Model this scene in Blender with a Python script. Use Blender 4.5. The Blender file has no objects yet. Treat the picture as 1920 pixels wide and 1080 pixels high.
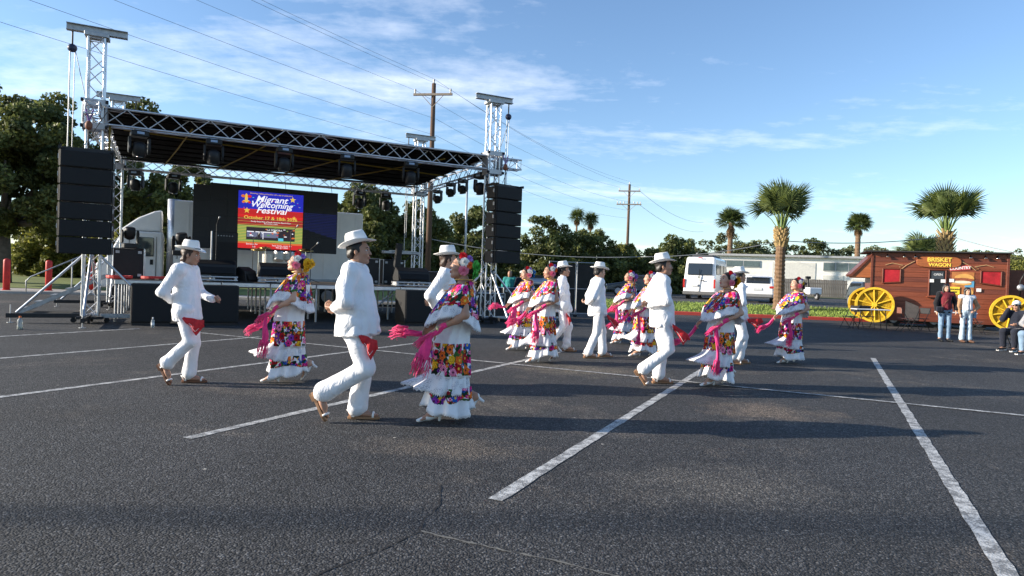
import bpy, bmesh, math, random
import numpy as np
from mathutils import Vector, Matrix, Euler
R = math.radians
rng = random.Random(7)
scene = bpy.context.scene
COL = scene.collection

# ------------------------------------------------------------------ camera
CAM_H = 1.42
cam_data = bpy.data.cameras.new('camera'); cam = bpy.data.objects.new('camera', cam_data); COL.objects.link(cam)
cam_data.sensor_width = 36; cam_data.lens = 1250 / 1920 * 36; cam_data.clip_end = 3000; cam_data.clip_start = .05
cam.matrix_world = Matrix.Translation((0, 0, CAM_H)) @ Matrix.Rotation(R(90 - .825), 4, 'X') @ Matrix.Rotation(R(2.0), 4, 'Z')
scene.camera = cam
# ------------------------------------------------------------------ sky and sun
SUN_EL, SUN_AZ = R(17), R(3.5)          # light travels towards +X, turned SUN_AZ towards +Y
world = bpy.data.worlds.new('World'); scene.world = world; world.use_nodes = True
nt = world.node_tree; nt.nodes.clear()
def N(t, typ, **kw):
    n = t.nodes.new(typ)
    for k, v in kw.items():
        if k.startswith('i_'):
            key = k[2:]; key = int(key) if key.isdigit() else key.replace('_', ' ')
            n.inputs[key].default_value = v
        else: setattr(n, k, v)
    return n
def math_n(t, op, a, b=None, c=None):
    n = t.nodes.new('ShaderNodeMath'); n.operation = op
    for i, x in enumerate((a, b, c)):
        if x is None: continue
        if isinstance(x, (int, float)): n.inputs[i].default_value = x
        else: t.links.new(x, n.inputs[i])
    return n.outputs[0]
def ramp(t, fac, stops, interp='LINEAR'):
    n = t.nodes.new('ShaderNodeValToRGB'); cr = n.color_ramp; cr.interpolation = interp
    while len(cr.elements) < len(stops): cr.elements.new(.5)
    for e, (p, c) in zip(cr.elements, stops):
        e.position = p; e.color = (c, c, c, 1) if isinstance(c, (int, float)) else (*c, 1)
    t.links.new(fac, n.inputs[0]); return n.outputs[0]
def mixc(t, fac, a, b, mode='MIX'):
    n = t.nodes.new('ShaderNodeMix'); n.data_type = 'RGBA'; n.blend_type = mode
    for i, x in ((0, fac), (6, a), (7, b)):
        if isinstance(x, (int, float)): n.inputs[i].default_value = x
        elif isinstance(x, tuple): n.inputs[i].default_value = (*x, 1)
        else: t.links.new(x, n.inputs[i])
    return n.outputs[2]
sky = N(nt, 'ShaderNodeTexSky', sky_type='NISHITA', sun_disc=False, sun_elevation=SUN_EL, sun_rotation=R(-90) - SUN_AZ + R(180) * 0,
        altitude=20, air_density=1.0, dust_density=.35, ozone_density=2.2)
tc = N(nt, 'ShaderNodeTexCoord')
sep = N(nt, 'ShaderNodeSeparateXYZ'); nt.links.new(tc.outputs['Generated'], sep.inputs[0])
zz = math_n(nt, 'ADD', math_n(nt, 'MAXIMUM', sep.outputs[2], 0.0), .10)
cmb = N(nt, 'ShaderNodeCombineXYZ')
nt.links.new(math_n(nt, 'DIVIDE', sep.outputs[0], zz), cmb.inputs[0]); nt.links.new(math_n(nt, 'DIVIDE', sep.outputs[1], zz), cmb.inputs[1])
mp = N(nt, 'ShaderNodeMapping'); mp.inputs['Rotation'].default_value = (0, 0, R(-28)); mp.inputs['Scale'].default_value = (-.55, 1.5, 1); mp.inputs['Location'].default_value = (1.0, 4.0, 0)
nt.links.new(cmb.outputs[0], mp.inputs[0])
n1 = N(nt, 'ShaderNodeTexNoise', i_Scale=1.1, i_Detail=9, i_Roughness=.62, i_Distortion=.35); nt.links.new(mp.outputs[0], n1.inputs['Vector'])
n2 = N(nt, 'ShaderNodeTexNoise', i_Scale=.42, i_Detail=2, i_Roughness=.5); nt.links.new(mp.outputs[0], n2.inputs['Vector'])
n3 = N(nt, 'ShaderNodeTexNoise', i_Scale=9, i_Detail=4, i_Roughness=.6); nt.links.new(cmb.outputs[0], n3.inputs['Vector'])
cl = math_n(nt, 'ADD', math_n(nt, 'MULTIPLY', n1.outputs[0], .75), math_n(nt, 'MULTIPLY', n2.outputs[0], .55))
cl = math_n(nt, 'ADD', cl, math_n(nt, 'MULTIPLY', n3.outputs[0], .2))
fac = ramp(nt, cl, [(.78, 0.0), (.90, .26), (1.05, .56)])
fac = math_n(nt, 'MULTIPLY', fac, ramp(nt, sep.outputs[2], [(0, .5), (.08, .9), (.5, 1)]))
skyt = mixc(nt, 1.0, sky.outputs[0], (.91, .98, 1.08), 'MULTIPLY')
skyc = mixc(nt, fac, skyt, (7.0, 7.2, 7.8))
bg = N(nt, 'ShaderNodeBackground', i_Strength=.107); nt.links.new(skyc, bg.inputs[0])
wo = N(nt, 'ShaderNodeOutputWorld'); nt.links.new(bg.outputs[0], wo.inputs[0])
sun_data = bpy.data.lights.new('sun', 'SUN'); sun_data.energy = 4.7; sun_data.angle = R(.53); sun_data.color = (1, .90, .76)
sun = bpy.data.objects.new('sun', sun_data); COL.objects.link(sun)
ldir = Vector((math.cos(SUN_AZ) * math.cos(SUN_EL), math.sin(SUN_AZ) * math.cos(SUN_EL), -math.sin(SUN_EL)))
sun.rotation_euler = ldir.to_track_quat('-Z', 'Y').to_euler()
scene.view_settings.view_transform = 'Standard'; scene.view_settings.look = 'None'; scene.view_settings.exposure = 1.08; scene.view_settings.gamma = 1

# ------------------------------------------------------------------ materials
MATS = {}
def mat(name, col, rough=.6, metal=0, var=.12, scale=6, bump=0, bscale=60, spec=.4, emit=None, trans=0, sss=0, alpha=1, coords='Object', stretch=None, coat=0, sheen=0):
    if name in MATS: return MATS[name]
    m = bpy.data.materials.new(name); m.use_nodes = True; t = m.node_tree; b = t.nodes['Principled BSDF']; MATS[name] = m
    b.inputs['Roughness'].default_value = rough; b.inputs['Metallic'].default_value = metal; b.inputs['Specular IOR Level'].default_value = spec
    if coat: b.inputs['Coat Weight'].default_value = coat; b.inputs['Coat Roughness'].default_value = .08
    if sheen: b.inputs['Sheen Weight'].default_value = sheen
    c = N(t, 'ShaderNodeTexCoord'); vec = c.outputs[coords]
    if stretch:
        mm = N(t, 'ShaderNodeMapping'); mm.inputs['Scale'].default_value = stretch; t.links.new(vec, mm.inputs[0]); vec = mm.outputs[0]
    if var:
        n = N(t, 'ShaderNodeTexNoise', i_Scale=scale, i_Detail=6, i_Roughness=.65); t.links.new(vec, n.inputs['Vector'])
        f = ramp(t, n.outputs[0], [(.3, 1 - var), (.7, 1 + var)])
        t.links.new(mixc(t, 1.0, (*col,), f, 'MULTIPLY'), b.inputs['Base Color'])
    else: b.inputs['Base Color'].default_value = (*col, 1)
    if bump:
        n = N(t, 'ShaderNodeTexNoise', i_Scale=bscale, i_Detail=4); t.links.new(vec, n.inputs['Vector'])
        bp = N(t, 'ShaderNodeBump', i_Strength=bump, i_Distance=.01); t.links.new(n.outputs[0], bp.inputs['Height']); t.links.new(bp.outputs[0], b.inputs['Normal'])
    if emit: b.inputs['Emission Color'].default_value = (*emit[:3], 1); b.inputs['Emission Strength'].default_value = emit[3]
    if trans: b.inputs['Transmission Weight'].default_value = trans
    if sss: b.inputs['Subsurface Weight'].default_value = sss; b.inputs['Subsurface Radius'].default_value = (.012, .005, .003)
    return m
ALU = mat('aluminium', (.60, .61, .63), .38, .85, .15, 5, .05, 90)
ALU2 = mat('dull_aluminium', (.42, .43, .45), .5, .8, .2, 5)
GALV = mat('galvanised_steel', (.40, .41, .42), .5, .7, .25, 9)
BLACK = mat('black_plastic', (.009, .009, .010), .55, 0, .2, 10, .1, 120)
BLACKM = mat('black_metal', (.022, .022, .024), .45, .3, .2, 10)
GRILLE = mat('speaker_grille', (.006, .006, .007), .7, .0, .3, 200, .4, 500)
WHITEP = mat('white_paint', (.78, .78, .76), .35, 0, .05, 3, coat=.3)
GLASSD = mat('dark_glass', (.02, .025, .03), .06, 0, .1, 2, spec=.8)
CHROME = mat('chrome', (.7, .7, .7), .15, 1, .05)
RUBBER = mat('rubber', (.02, .02, .02), .85, 0, .2)
REDP = mat('red_paint', (.55, .035, .03), .55, 0, .2, 7, .1, 60)
YELLOWP = mat('yellow_paint', (.68, .44, .025), .7, 0, .3, 5, .15, 40)

# ------------------------------------------------------------------ mesh helpers
class MB:
    def __init__(s): s.v = []; s.f = []; s.m = []
    def add(s, vs, fs, mi=0):
        o = len(s.v); s.v += [tuple(v) for v in vs]; s.f += [tuple(i + o for i in f) for f in fs]; s.m += [mi] * len(fs); return s
    def box(s, c, d, rot=None, mi=0):
        c = Vector(c); vs = []
        for i in range(8):
            p = Vector(((i & 1) - .5, ((i >> 1) & 1) - .5, ((i >> 2) & 1) - .5)); p = Vector((p.x * d[0], p.y * d[1], p.z * d[2]))
            if rot is not None: p = rot @ p
            vs.append(c + p)
        return s.add(vs, [(0, 2, 3, 1), (4, 5, 7, 6), (0, 1, 5, 4), (2, 6, 7, 3), (0, 4, 6, 2), (1, 3, 7, 5)], mi)
    def cyl(s, p0, p1, r0, r1=None, n=10, mi=0, caps=True):
        p0, p1 = Vector(p0), Vector(p1); r1 = r0 if r1 is None else r1
        q = (p1 - p0).to_track_quat('Z', 'Y'); vs = []
        for p, r in ((p0, r0), (p1, r1)):
            vs += [p + q @ Vector((r * math.cos(2 * math.pi * i / n), r * math.sin(2 * math.pi * i / n), 0)) for i in range(n)]
        fs = [(i, (i + 1) % n, n + (i + 1) % n, n + i) for i in range(n)]
        if caps: fs += [tuple(reversed(range(n))), tuple(range(n, 2 * n))]
        return s.add(vs, fs, mi)
    def tube(s, path, r, n=6, mi=0, closed=False):
        P = [Vector(p) for p in path]; k = len(P); vs = []
        rr = r if hasattr(r, '__len__') else [r] * k
        for i, p in enumerate(P):
            if closed: t = P[(i + 1) % k] - P[i - 1]
            else: t = P[min(i + 1, k - 1)] - P[max(i - 1, 0)]
            q = t.to_track_quat('Z', 'Y')
            vs += [p + q @ Vector((rr[i] * math.cos(2 * math.pi * j / n), rr[i] * math.sin(2 * math.pi * j / n), 0)) for j in range(n)]
        fs = []
        for i in range(k if closed else k - 1):
            a, b = i * n, ((i + 1) % k) * n
            fs += [(a + j, a + (j + 1) % n, b + (j + 1) % n, b + j) for j in range(n)]
        if not closed: fs += [tuple(reversed(range(n))), tuple(range((k - 1) * n, k * n))]
        return s.add(vs, fs, mi)
    def lathe(s, prof, n=16, c=(0, 0, 0), q=None, mi=0, sc=(1, 1)):
        c = Vector(c); vs = []
        for r, z in prof:
            for j in range(n):
                a = 2 * math.pi * j / n; p = Vector((r * math.cos(a) * sc[0], r * math.sin(a) * sc[1], z))
                vs.append(c + (q @ p if q is not None else p))
        fs = []
        for i in range(len(prof) - 1):
            fs += [(i * n + j, i * n + (j + 1) % n, (i + 1) * n + (j + 1) % n, (i + 1) * n + j) for j in range(n)]
        fs += [tuple(reversed(range(n))), tuple(range((len(prof) - 1) * n, len(prof) * n))]
        return s.add(vs, fs, mi)
    def ell(s, c, r, n=10, mi=0, q=None):
        k = n // 2 + 1
        prof = [(max(math.sin(math.pi * i / k), .02), -math.cos(math.pi * i / k)) for i in range(k + 1)]
        c = Vector(c); vs = []
        for a, z in prof:
            for j in range(n):
                t = 2 * math.pi * j / n; p = Vector((a * math.cos(t) * r[0], a * math.sin(t) * r[1], z * r[2]))
                vs.append(c + (q @ p if q is not None else p))
        fs = []
        for i in range(k): fs += [(i * n + j, i * n + (j + 1) % n, (i + 1) * n + (j + 1) % n, (i + 1) * n + j) for j in range(n)]
        fs += [tuple(reversed(range(n))), tuple(range(k * n, (k + 1) * n))]
        return s.add(vs, fs, mi)
    def prism(s, poly, a, b, ax='y', mi=0):
        f = {'y': lambda p, d: (p[0], d, p[1]), 'x': lambda p, d: (d, p[0], p[1]), 'z': lambda p, d: (p[0], p[1], d)}[ax]
        n = len(poly)
        return s.add([f(p, a) for p in poly] + [f(p, b) for p in poly],
                     [tuple(range(n)), tuple(reversed(range(n, 2 * n)))] + [(i, n + i, n + (i + 1) % n, (i + 1) % n) for i in range(n)], mi)
    def sheet(s, poly, z=0, mi=0): return s.add([(p[0], p[1], p[2] if len(p) > 2 else z) for p in poly], [tuple(range(len(poly)))], mi)
    def build(s, name, mats, parent=None, smooth=False, bevel=0, seg=1, loc=None, rotz=0):
        me = bpy.data.meshes.new(name); me.from_pydata(s.v, [], s.f); mats = mats if isinstance(mats, (list, tuple)) else [mats]
        for m in mats: me.materials.append(m)
        if len(mats) > 1: me.polygons.foreach_set('material_index', s.m)
        bm = bmesh.new(); bm.from_mesh(me); bmesh.ops.recalc_face_normals(bm, faces=bm.faces); bm.to_mesh(me); bm.free()
        if smooth: me.shade_smooth()
        o = bpy.data.objects.new(name, me); COL.objects.link(o)
        if bevel:
            b = o.modifiers.new('bevel', 'BEVEL'); b.width = bevel; b.segments = seg; b.limit_method = 'ANGLE'; b.angle_limit = R(40)
        if parent: o.parent = parent
        if loc: o.location = loc
        o.rotation_euler.z = rotz
        return o
def tag(o, label=None, cat=None, group=None, kind=None):
    if label: o['label'] = label
    if cat: o['category'] = cat
    if group: o['group'] = group
    if kind: o['kind'] = kind
    return o
def thing(name, label, cat, loc=(0, 0, 0), rotz=0, group=None):
    o = bpy.data.objects.new(name, None); COL.objects.link(o); o.empty_display_size = .2
    o.location = loc; o.rotation_euler = (0, 0, rotz); return tag(o, label, cat, group)
_cyl = {}
def rod(parent, name, p0, p1, r, m, n=8):
    key = (m.name, n)
    if key not in _cyl:
        b = MB().cyl((0, 0, -.5), (0, 0, .5), 1, 1, n); me = bpy.data.meshes.new('rod'); me.from_pydata(b.v, [], b.f); me.materials.append(m)
        for p in me.polygons: p.use_smooth = len(p.vertices) == 4
        _cyl[key] = me
    p0, p1 = Vector(p0), Vector(p1)
    o = bpy.data.objects.new(name, _cyl[key]); COL.objects.link(o); o.parent = parent
    o.location = (p0 + p1) / 2; o.rotation_euler = (p1 - p0).to_track_quat('Z', 'Y').to_euler(); o.scale = (r, r, (p1 - p0).length)
    return o
def copy_tree(o, parent=None):
    c = o.copy(); COL.objects.link(c)
    if parent: c.parent = parent
    for ch in o.children: copy_tree(ch, c)
    return c
def text(s, size, m, parent, loc, rot, name='lettering', extrude=.004, align='CENTER', sx=1, bold=0, shear=0):
    cu = bpy.data.curves.new(name, 'FONT'); cu.body = s; cu.size = size; cu.align_x = align; cu.align_y = 'CENTER'; cu.extrude = extrude; cu.offset = bold; cu.shear = shear
    cu.materials.append(m); tmp = bpy.data.objects.new(name, cu); COL.objects.link(tmp); dg = bpy.context.evaluated_depsgraph_get(); dg.update()
    me = bpy.data.meshes.new_from_object(tmp.evaluated_get(dg)); bpy.data.objects.remove(tmp)
    if not me.materials: me.materials.append(m)
    o = bpy.data.objects.new(name, me); COL.objects.link(o); o.parent = parent; o.location = loc; o.rotation_euler = rot; o.scale.x = sx
    return o
# ================================================================== SETTING
def asphalt(name, base=(.053, .053, .054), stain=True):
    m = bpy.data.materials.new(name); m.use_nodes = True; t = m.node_tree; b = t.nodes['Principled BSDF']
    g = N(t, 'ShaderNodeNewGeometry'); P = g.outputs['Position']
    v = N(t, 'ShaderNodeTexVoronoi', i_Scale=80.0); t.links.new(P, v.inputs['Vector'])
    sp = N(t, 'ShaderNodeSeparateColor'); t.links.new(v.outputs['Color'], sp.inputs[0])
    stone = ramp(t, sp.outputs[0], [(0, .35), (.5, .85), (.8, 1.45), (.95, 2.2), (1, 3.2)])
    gap = ramp(t, v.outputs['Distance'], [(.2, 1.1), (.75, .45)])
    c = mixc(t, 1.0, mixc(t, 1.0, (*base,), stone, 'MULTIPLY'), gap, 'MULTIPLY')
    n = N(t, 'ShaderNodeTexNoise', i_Scale=.45, i_Detail=7, i_Roughness=.6); t.links.new(P, n.inputs['Vector'])
    c = mixc(t, 1.0, c, ramp(t, n.outputs[0], [(.3, .78), (.5, 1.0), (.72, 1.3)]), 'MULTIPLY')
    if stain:
        n2 = N(t, 'ShaderNodeTexNoise', i_Scale=.33, i_Detail=9, i_Roughness=.72, i_Distortion=.4)
        mm = N(t, 'ShaderNodeMapping'); mm.inputs['Location'].default_value = (4.1, 2.6, 0); t.links.new(P, mm.inputs[0]); t.links.new(mm.outputs[0], n2.inputs['Vector'])
        c = mixc(t, ramp(t, n2.outputs[0], [(.56, 0.0), (.68, .55)]), c, mixc(t, 1.0, (.15, .125, .10), stone, 'MULTIPLY'))
        v2 = N(t, 'ShaderNodeTexVoronoi', i_Scale=1.6); t.links.new(P, v2.inputs['Vector'])
        c = mixc(t, ramp(t, v2.outputs['Distance'], [(.016, .9), (.03, 0.0)]), c, (.42, .40, .36))
    if stain:
        nz = N(t, 'ShaderNodeTexNoise', i_Scale=2.2, i_Detail=8, i_Roughness=.7); t.links.new(P, nz.inputs['Vector'])
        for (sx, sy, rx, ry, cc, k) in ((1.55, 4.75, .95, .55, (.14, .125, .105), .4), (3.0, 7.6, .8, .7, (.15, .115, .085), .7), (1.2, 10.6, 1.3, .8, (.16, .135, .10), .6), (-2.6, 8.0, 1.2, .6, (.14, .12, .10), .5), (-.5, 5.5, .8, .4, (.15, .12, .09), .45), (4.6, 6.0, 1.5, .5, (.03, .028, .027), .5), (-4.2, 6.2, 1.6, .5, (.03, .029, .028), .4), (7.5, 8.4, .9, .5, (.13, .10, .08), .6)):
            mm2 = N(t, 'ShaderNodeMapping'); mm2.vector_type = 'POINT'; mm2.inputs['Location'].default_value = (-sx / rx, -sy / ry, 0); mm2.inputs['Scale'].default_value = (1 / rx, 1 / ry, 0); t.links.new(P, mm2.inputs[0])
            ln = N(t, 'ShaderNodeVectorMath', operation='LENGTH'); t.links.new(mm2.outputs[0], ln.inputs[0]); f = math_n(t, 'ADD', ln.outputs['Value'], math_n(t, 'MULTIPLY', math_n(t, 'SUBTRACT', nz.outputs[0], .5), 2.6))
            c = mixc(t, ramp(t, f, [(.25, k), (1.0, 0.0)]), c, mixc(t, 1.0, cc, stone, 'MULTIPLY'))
    t.links.new(c, b.inputs['Base Color']); b.inputs['Roughness'].default_value = .82; b.inputs['Specular IOR Level'].default_value = .35
    nb = N(t, 'ShaderNodeTexNoise', i_Scale=260, i_Detail=2); t.links.new(P, nb.inputs['Vector'])
    hgt = math_n(t, 'ADD', math_n(t, 'MULTIPLY', v.outputs['Distance'], -1.0), math_n(t, 'MULTIPLY', nb.outputs[0], .35))
    bp = N(t, 'ShaderNodeBump', i_Strength=.8, i_Distance=.010); t.links.new(hgt, bp.inputs['Height']); t.links.new(bp.outputs[0], b.inputs['Normal'])
    return m
ASPH = asphalt('asphalt')
def paint(name, col=(.56, .56, .54), wear=.42):
    m = bpy.data.materials.new(name); m.use_nodes = True; t = m.node_tree; b = t.nodes['Principled BSDF']
    g = N(t, 'ShaderNodeNewGeometry'); P = g.outputs['Position']
    v = N(t, 'ShaderNodeTexVoronoi', i_Scale=85.0); t.links.new(P, v.inputs['Vector'])
    n = N(t, 'ShaderNodeTexNoise', i_Scale=9, i_Detail=8, i_Roughness=.75); t.links.new(P, n.inputs['Vector'])
    f = math_n(t, 'ADD', n.outputs[0], math_n(t, 'MULTIPLY', v.outputs['Distance'], .22))
    c = mixc(t, ramp(t, f, [(wear + .10, 0.0), (wear + .26, .85)]), (*col,), (.09, .09, .09))
    t.links.new(c, b.inputs['Base Color']); b.inputs['Roughness'].default_value = .75
    bp = N(t, 'ShaderNodeBump', i_Strength=.4, i_Distance=.006); t.links.new(math_n(t, 'MULTIPLY', v.outputs['Distance'], -1.0), bp.inputs['Height']); t.links.new(bp.outputs[0], b.inputs['Normal'])
    return m
PAINT = paint('white_line_paint')
KERBRED = paint('red_kerb_paint', (.50, .06, .045), .6)
CONC = mat('concrete', (.36, .34, .31), .85, 0, .2, 1.5, .3, 40, coords='Object')
# ground sheet to the horizon
tag(MB().sheet([(-900, -60), (900, -60), (900, 1500), (-900, 1500)], 0).build('ground', mat('dry_ground', (.13, .12, .07), .9, 0, .35, .15, .3, 5)), kind='structure').location.z = -.012
tag(MB().sheet([(-60, -20), (60, -20), (60, 31.0), (-18, 31.0), (-22, 29.0), (-60, 26.5)], 0).build('parking_lot', ASPH), kind='structure')
# painted stall lines
U = Vector((.4305, .9026)); Vp = Vector((.9026, -.4305))
def stripe(a, b, w=.1, z=.004, nm='stall_line', jit=.006):
    a, b = Vector(a), Vector(b); d = (b - a).normalized(); p = Vector((-d.y, d.x)); n = max(2, int((b - a).length / .12)); L = []; Rr = []
    for i in range(n + 1):
        q = a + (b - a) * i / n; L.append(q + p * (w / 2 + rng.uniform(-jit, jit))); Rr.append(q - p * (w / 2 + rng.uniform(-jit, jit)))
    m = MB(); vs = [(q.x, q.y, z) for q in L] + [(q.x, q.y, z) for q in Rr]
    m.add(vs, [(i, i + 1, n + 2 + i, n + 1 + i) for i in range(n)]); return tag(m.build(nm, PAINT), kind='structure')
def stall(k, u0, u1): c = Vp * k; stripe(c + U * u0, c + U * u1)
stall(-13.95, 5, 9.9); stall(-10.82, 2, 10.4); stall(-7.74, 1, 12.4); stall(-4.76, 3.83, 13.0); stall(-1.88, 3.8, 12.0); stall(.87, 2.6, 16.0)
stripe((-6.8, 14.47), (10.4, 5.72), .085, .009)
# cracks and a tar seam in the foreground
def crack(pts, w, col, nm, z=.003):
    m = MB(); vs = []; pts = [Vector(p) for p in pts]; fine = []
    for a, b in zip(pts, pts[1:]):
        k = max(2, int((b - a).length / .035)); fine += [a + (b - a) * i / k for i in range(k)]
    fine.append(pts[-1]); n = len(fine)
    for side in (1, -1):
        for i, q in enumerate(fine):
            d = (fine[min(i + 1, n - 1)] - fine[max(i - 1, 0)]).normalized(); p = Vector((-d.y, d.x)); j = rng.uniform(-.5, .5) * w
            vs.append((q.x + p.x * (side * w * rng.uniform(.15, .6) + j * .8), q.y + p.y * (side * w * rng.uniform(.15, .6) + j * .8), z))
    m.add(vs, [(i, i + 1, n + 1 + i, n + i) for i in range(n - 1)]); return tag(m.build(nm, mat(nm, col, .9, 0, .3, 30)), kind='structure')
crack([(-.44, 4.55), (-.40, 4.1), (-.47, 3.85), (-.46, 3.68), (-.62, 3.42), (-.8, 3.2), (-1.0, 2.9)], .012, (.012, .012, .013), 'pavement_crack')
crack([(-.46, 3.68), (-.3, 3.6), (0, 3.46), (.25, 3.36), (.5, 3.22), (.9, 3.05)], .016, (.15, .145, .13), 'pavement_seam')
# kerb, grass strip and road behind the lot on the right
def ky(x): return 31.55 - .085 * (x - 3.5)          # kerb line
def strip(name, m, x0, x1, prof, n=24):
    b = MB(); k = len(prof); vs = []
    for i in range(n + 1):
        x = x0 + (x1 - x0) * i / n
        vs += [(x, ky(x) + dy, z) for dy, z in prof]
    b.add(vs, [(i * k + j, (i + 1) * k + j, (i + 1) * k + j + 1, i * k + j + 1) for i in range(n) for j in range(k - 1)])
    return tag(b.build(name, m), kind='structure')
strip('kerb', KERBRED, -4, 60, [(0, -.01), (.0, .13), (.02, .15), (.16, .15), (.17, .1)])
GRASSM = mat('grass_ground', (.14, .19, .04), .9, 0, .35, 1.2, .5, 30)
strip('grass_strip', GRASSM, -4, 60, [(.16, .12), (1.2, .22), (3.9, .44), (4.2, .42)])
strip('road', asphalt('road_asphalt', (.085, .083, .082), False), -3.5, 90, [(4.1, .425), (8, .45), (22, .5), (31, .6)])
strip('far_verge', mat('far_grass', (.11, .13, .045), .9, 0, .3, .4, .4, 8), -3.5, 190, [(30.8, .61), (60, .8), (260, 1.2)])
# ground on the left: pavement path and lawn beyond the bollards
b = MB().prism([(-60, 26.5), (-22, 29.0), (-18, 31), (-4, 31.2), (-4, 33.2), (-19, 33.2), (-60, 28.8)], -.05, .10, 'z')
tag(b.build('path', CONC), kind='structure')
b = MB().add([(-90, 29, .12), (-60, 28.8, .12), (-19, 33.2, .12), (-4, 33.2, .12), (-4, 45, .5), (-30, 54, .86), (-90, 54, .86), (-30, 90, 1.2), (-90, 90, 1.2)], [(0, 1, 6), (1, 2, 5, 6), (2, 3, 4, 5), (6, 5, 7, 8)])
tag(b.build('lawn', mat('lawn_grass', (.13, .16, .035), .9, 0, .4, .5, .4, 20)), kind='structure')
# grass blades on the strip
def blades(name, label, pts, h, w, m):
    n = len(pts); r = np.random.default_rng(3); P = np.array(pts, np.float32); a = r.uniform(0, 6.28, n); hh = h * r.uniform(.5, 1.2, n)
    dx = np.cos(a) * w; dy = np.sin(a) * w; lx = r.normal(0, .4, n) * hh; ly = r.normal(0, .4, n) * hh
    V = np.empty((n, 3, 3), np.float32); V[:, 0] = P + np.stack([dx, dy, 0 * a], 1); V[:, 1] = P - np.stack([dx, dy, 0 * a], 1); V[:, 2] = P + np.stack([lx, ly, hh], 1)
    me = bpy.data.meshes.new(name); me.vertices.add(n * 3); me.loops.add(n * 3); me.polygons.add(n)
    me.vertices.foreach_set('co', V.ravel()); me.loops.foreach_set('vertex_index', np.arange(n * 3)); me.polygons.foreach_set('loop_start', np.arange(n) * 3)
    me.update(); me.materials.append(m); o = bpy.data.objects.new(name, me); COL.objects.link(o); return tag(o, label, 'grass', kind='stuff')
r_ = np.random.default_rng(5); pts = []
for i in range(26000):
    x = r_.uniform(-2, 32); d = r_.uniform(.17, 4.0); pts.append((x, ky(x) + d, .12 + (d - .16) * .095))
blades('grass', 'short mown grass growing on the strip behind the red kerb', pts, .09, .02, mat('grass_blade', (.20, .27, .05), .7, 0, .4, .8, trans=0))
# ------------------------------------------------------------------ trees
def leafmat(name, col, var=.45):
    m = bpy.data.materials.new(name); m.use_nodes = True; t = m.node_tree; b = t.nodes['Principled BSDF']
    c = N(t, 'ShaderNodeTexCoord'); g = N(t, 'ShaderNodeNewGeometry')
    n = N(t, 'ShaderNodeTexNoise', i_Scale=.7, i_Detail=4); t.links.new(c.outputs['Object'], n.inputs['Vector'])
    cc = mixc(t, 1.0, (*col,), ramp(t, n.outputs[0], [(.32, 1 - var), (.68, 1 + var)]), 'MULTIPLY')
    cc = mixc(t, 1.0, cc, ramp(t, g.outputs['Random Per Island'], [(0, (.65, .7, .7)), (.6, (1, 1, 1)), (1, (1.45, 1.3, .9))]), 'MULTIPLY')
    t.links.new(cc, b.inputs['Base Color']); b.inputs['Roughness'].default_value = .55; b.inputs['Specular IOR Level'].default_value = .3
    tr = N(t, 'ShaderNodeBsdfTranslucent'); t.links.new(cc, tr.inputs[0]); mx = N(t, 'ShaderNodeMixShader'); mx.inputs[0].default_value = .35
    t.links.new(b.outputs[0], mx.inputs[1]); t.links.new(tr.outputs[0], mx.inputs[2]); t.links.new(mx.outputs[0], t.nodes['Material Output'].inputs[0]); return m
OAK = leafmat('oak_leaf', (.115, .135, .045)); OAK2 = leafmat('pale_leaf', (.165, .175, .045)); MESQ = leafmat('mesquite_leaf', (.14, .155, .07))
BARK = mat('bark', (.10, .085, .07), .9, 0, .35, 6, .6, 25)
def leaves_mesh(name, C, Rr, nl, size, m, seed, parent):
    """leaf faces in clumps: C clump centres, Rr clump radii"""
    r = np.random.default_rng(seed); C = np.array(C, np.float32); Rr = np.array(Rr, np.float32)
    idx = r.choice(len(C), nl, p=Rr ** 2 / np.sum(Rr ** 2)); d = r.normal(size=(nl, 3)); d /= np.linalg.norm(d, axis=1)[:, None]
    P = C[idx] + d * (Rr[idx] * r.uniform(.25, 1.0, nl) ** .6)[:, None] * np.array([1, 1, .75])
    a = r.normal(size=(nl, 3)); a /= np.linalg.norm(a, axis=1)[:, None]; bb = np.cross(a, r.normal(size=(nl, 3))); bb /= np.linalg.norm(bb, axis=1)[:, None]
    s = size * r.uniform(.6, 1.5, nl)[:, None]; a = a * s; bb = bb * s * .55
    V = np.stack([P - a, P + bb, P + a, P - bb], 1).astype(np.float32)
    me = bpy.data.meshes.new(name); me.vertices.add(nl * 4); me.loops.add(nl * 4); me.polygons.add(nl)
    me.vertices.foreach_set('co', V.ravel()); me.loops.foreach_set('vertex_index', np.arange(nl * 4)); me.polygons.foreach_set('loop_start', np.arange(nl) * 4)
    me.update(); me.materials.append(m); o = bpy.data.objects.new(name, me); COL.objects.link(o); o.parent = parent; return o
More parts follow.
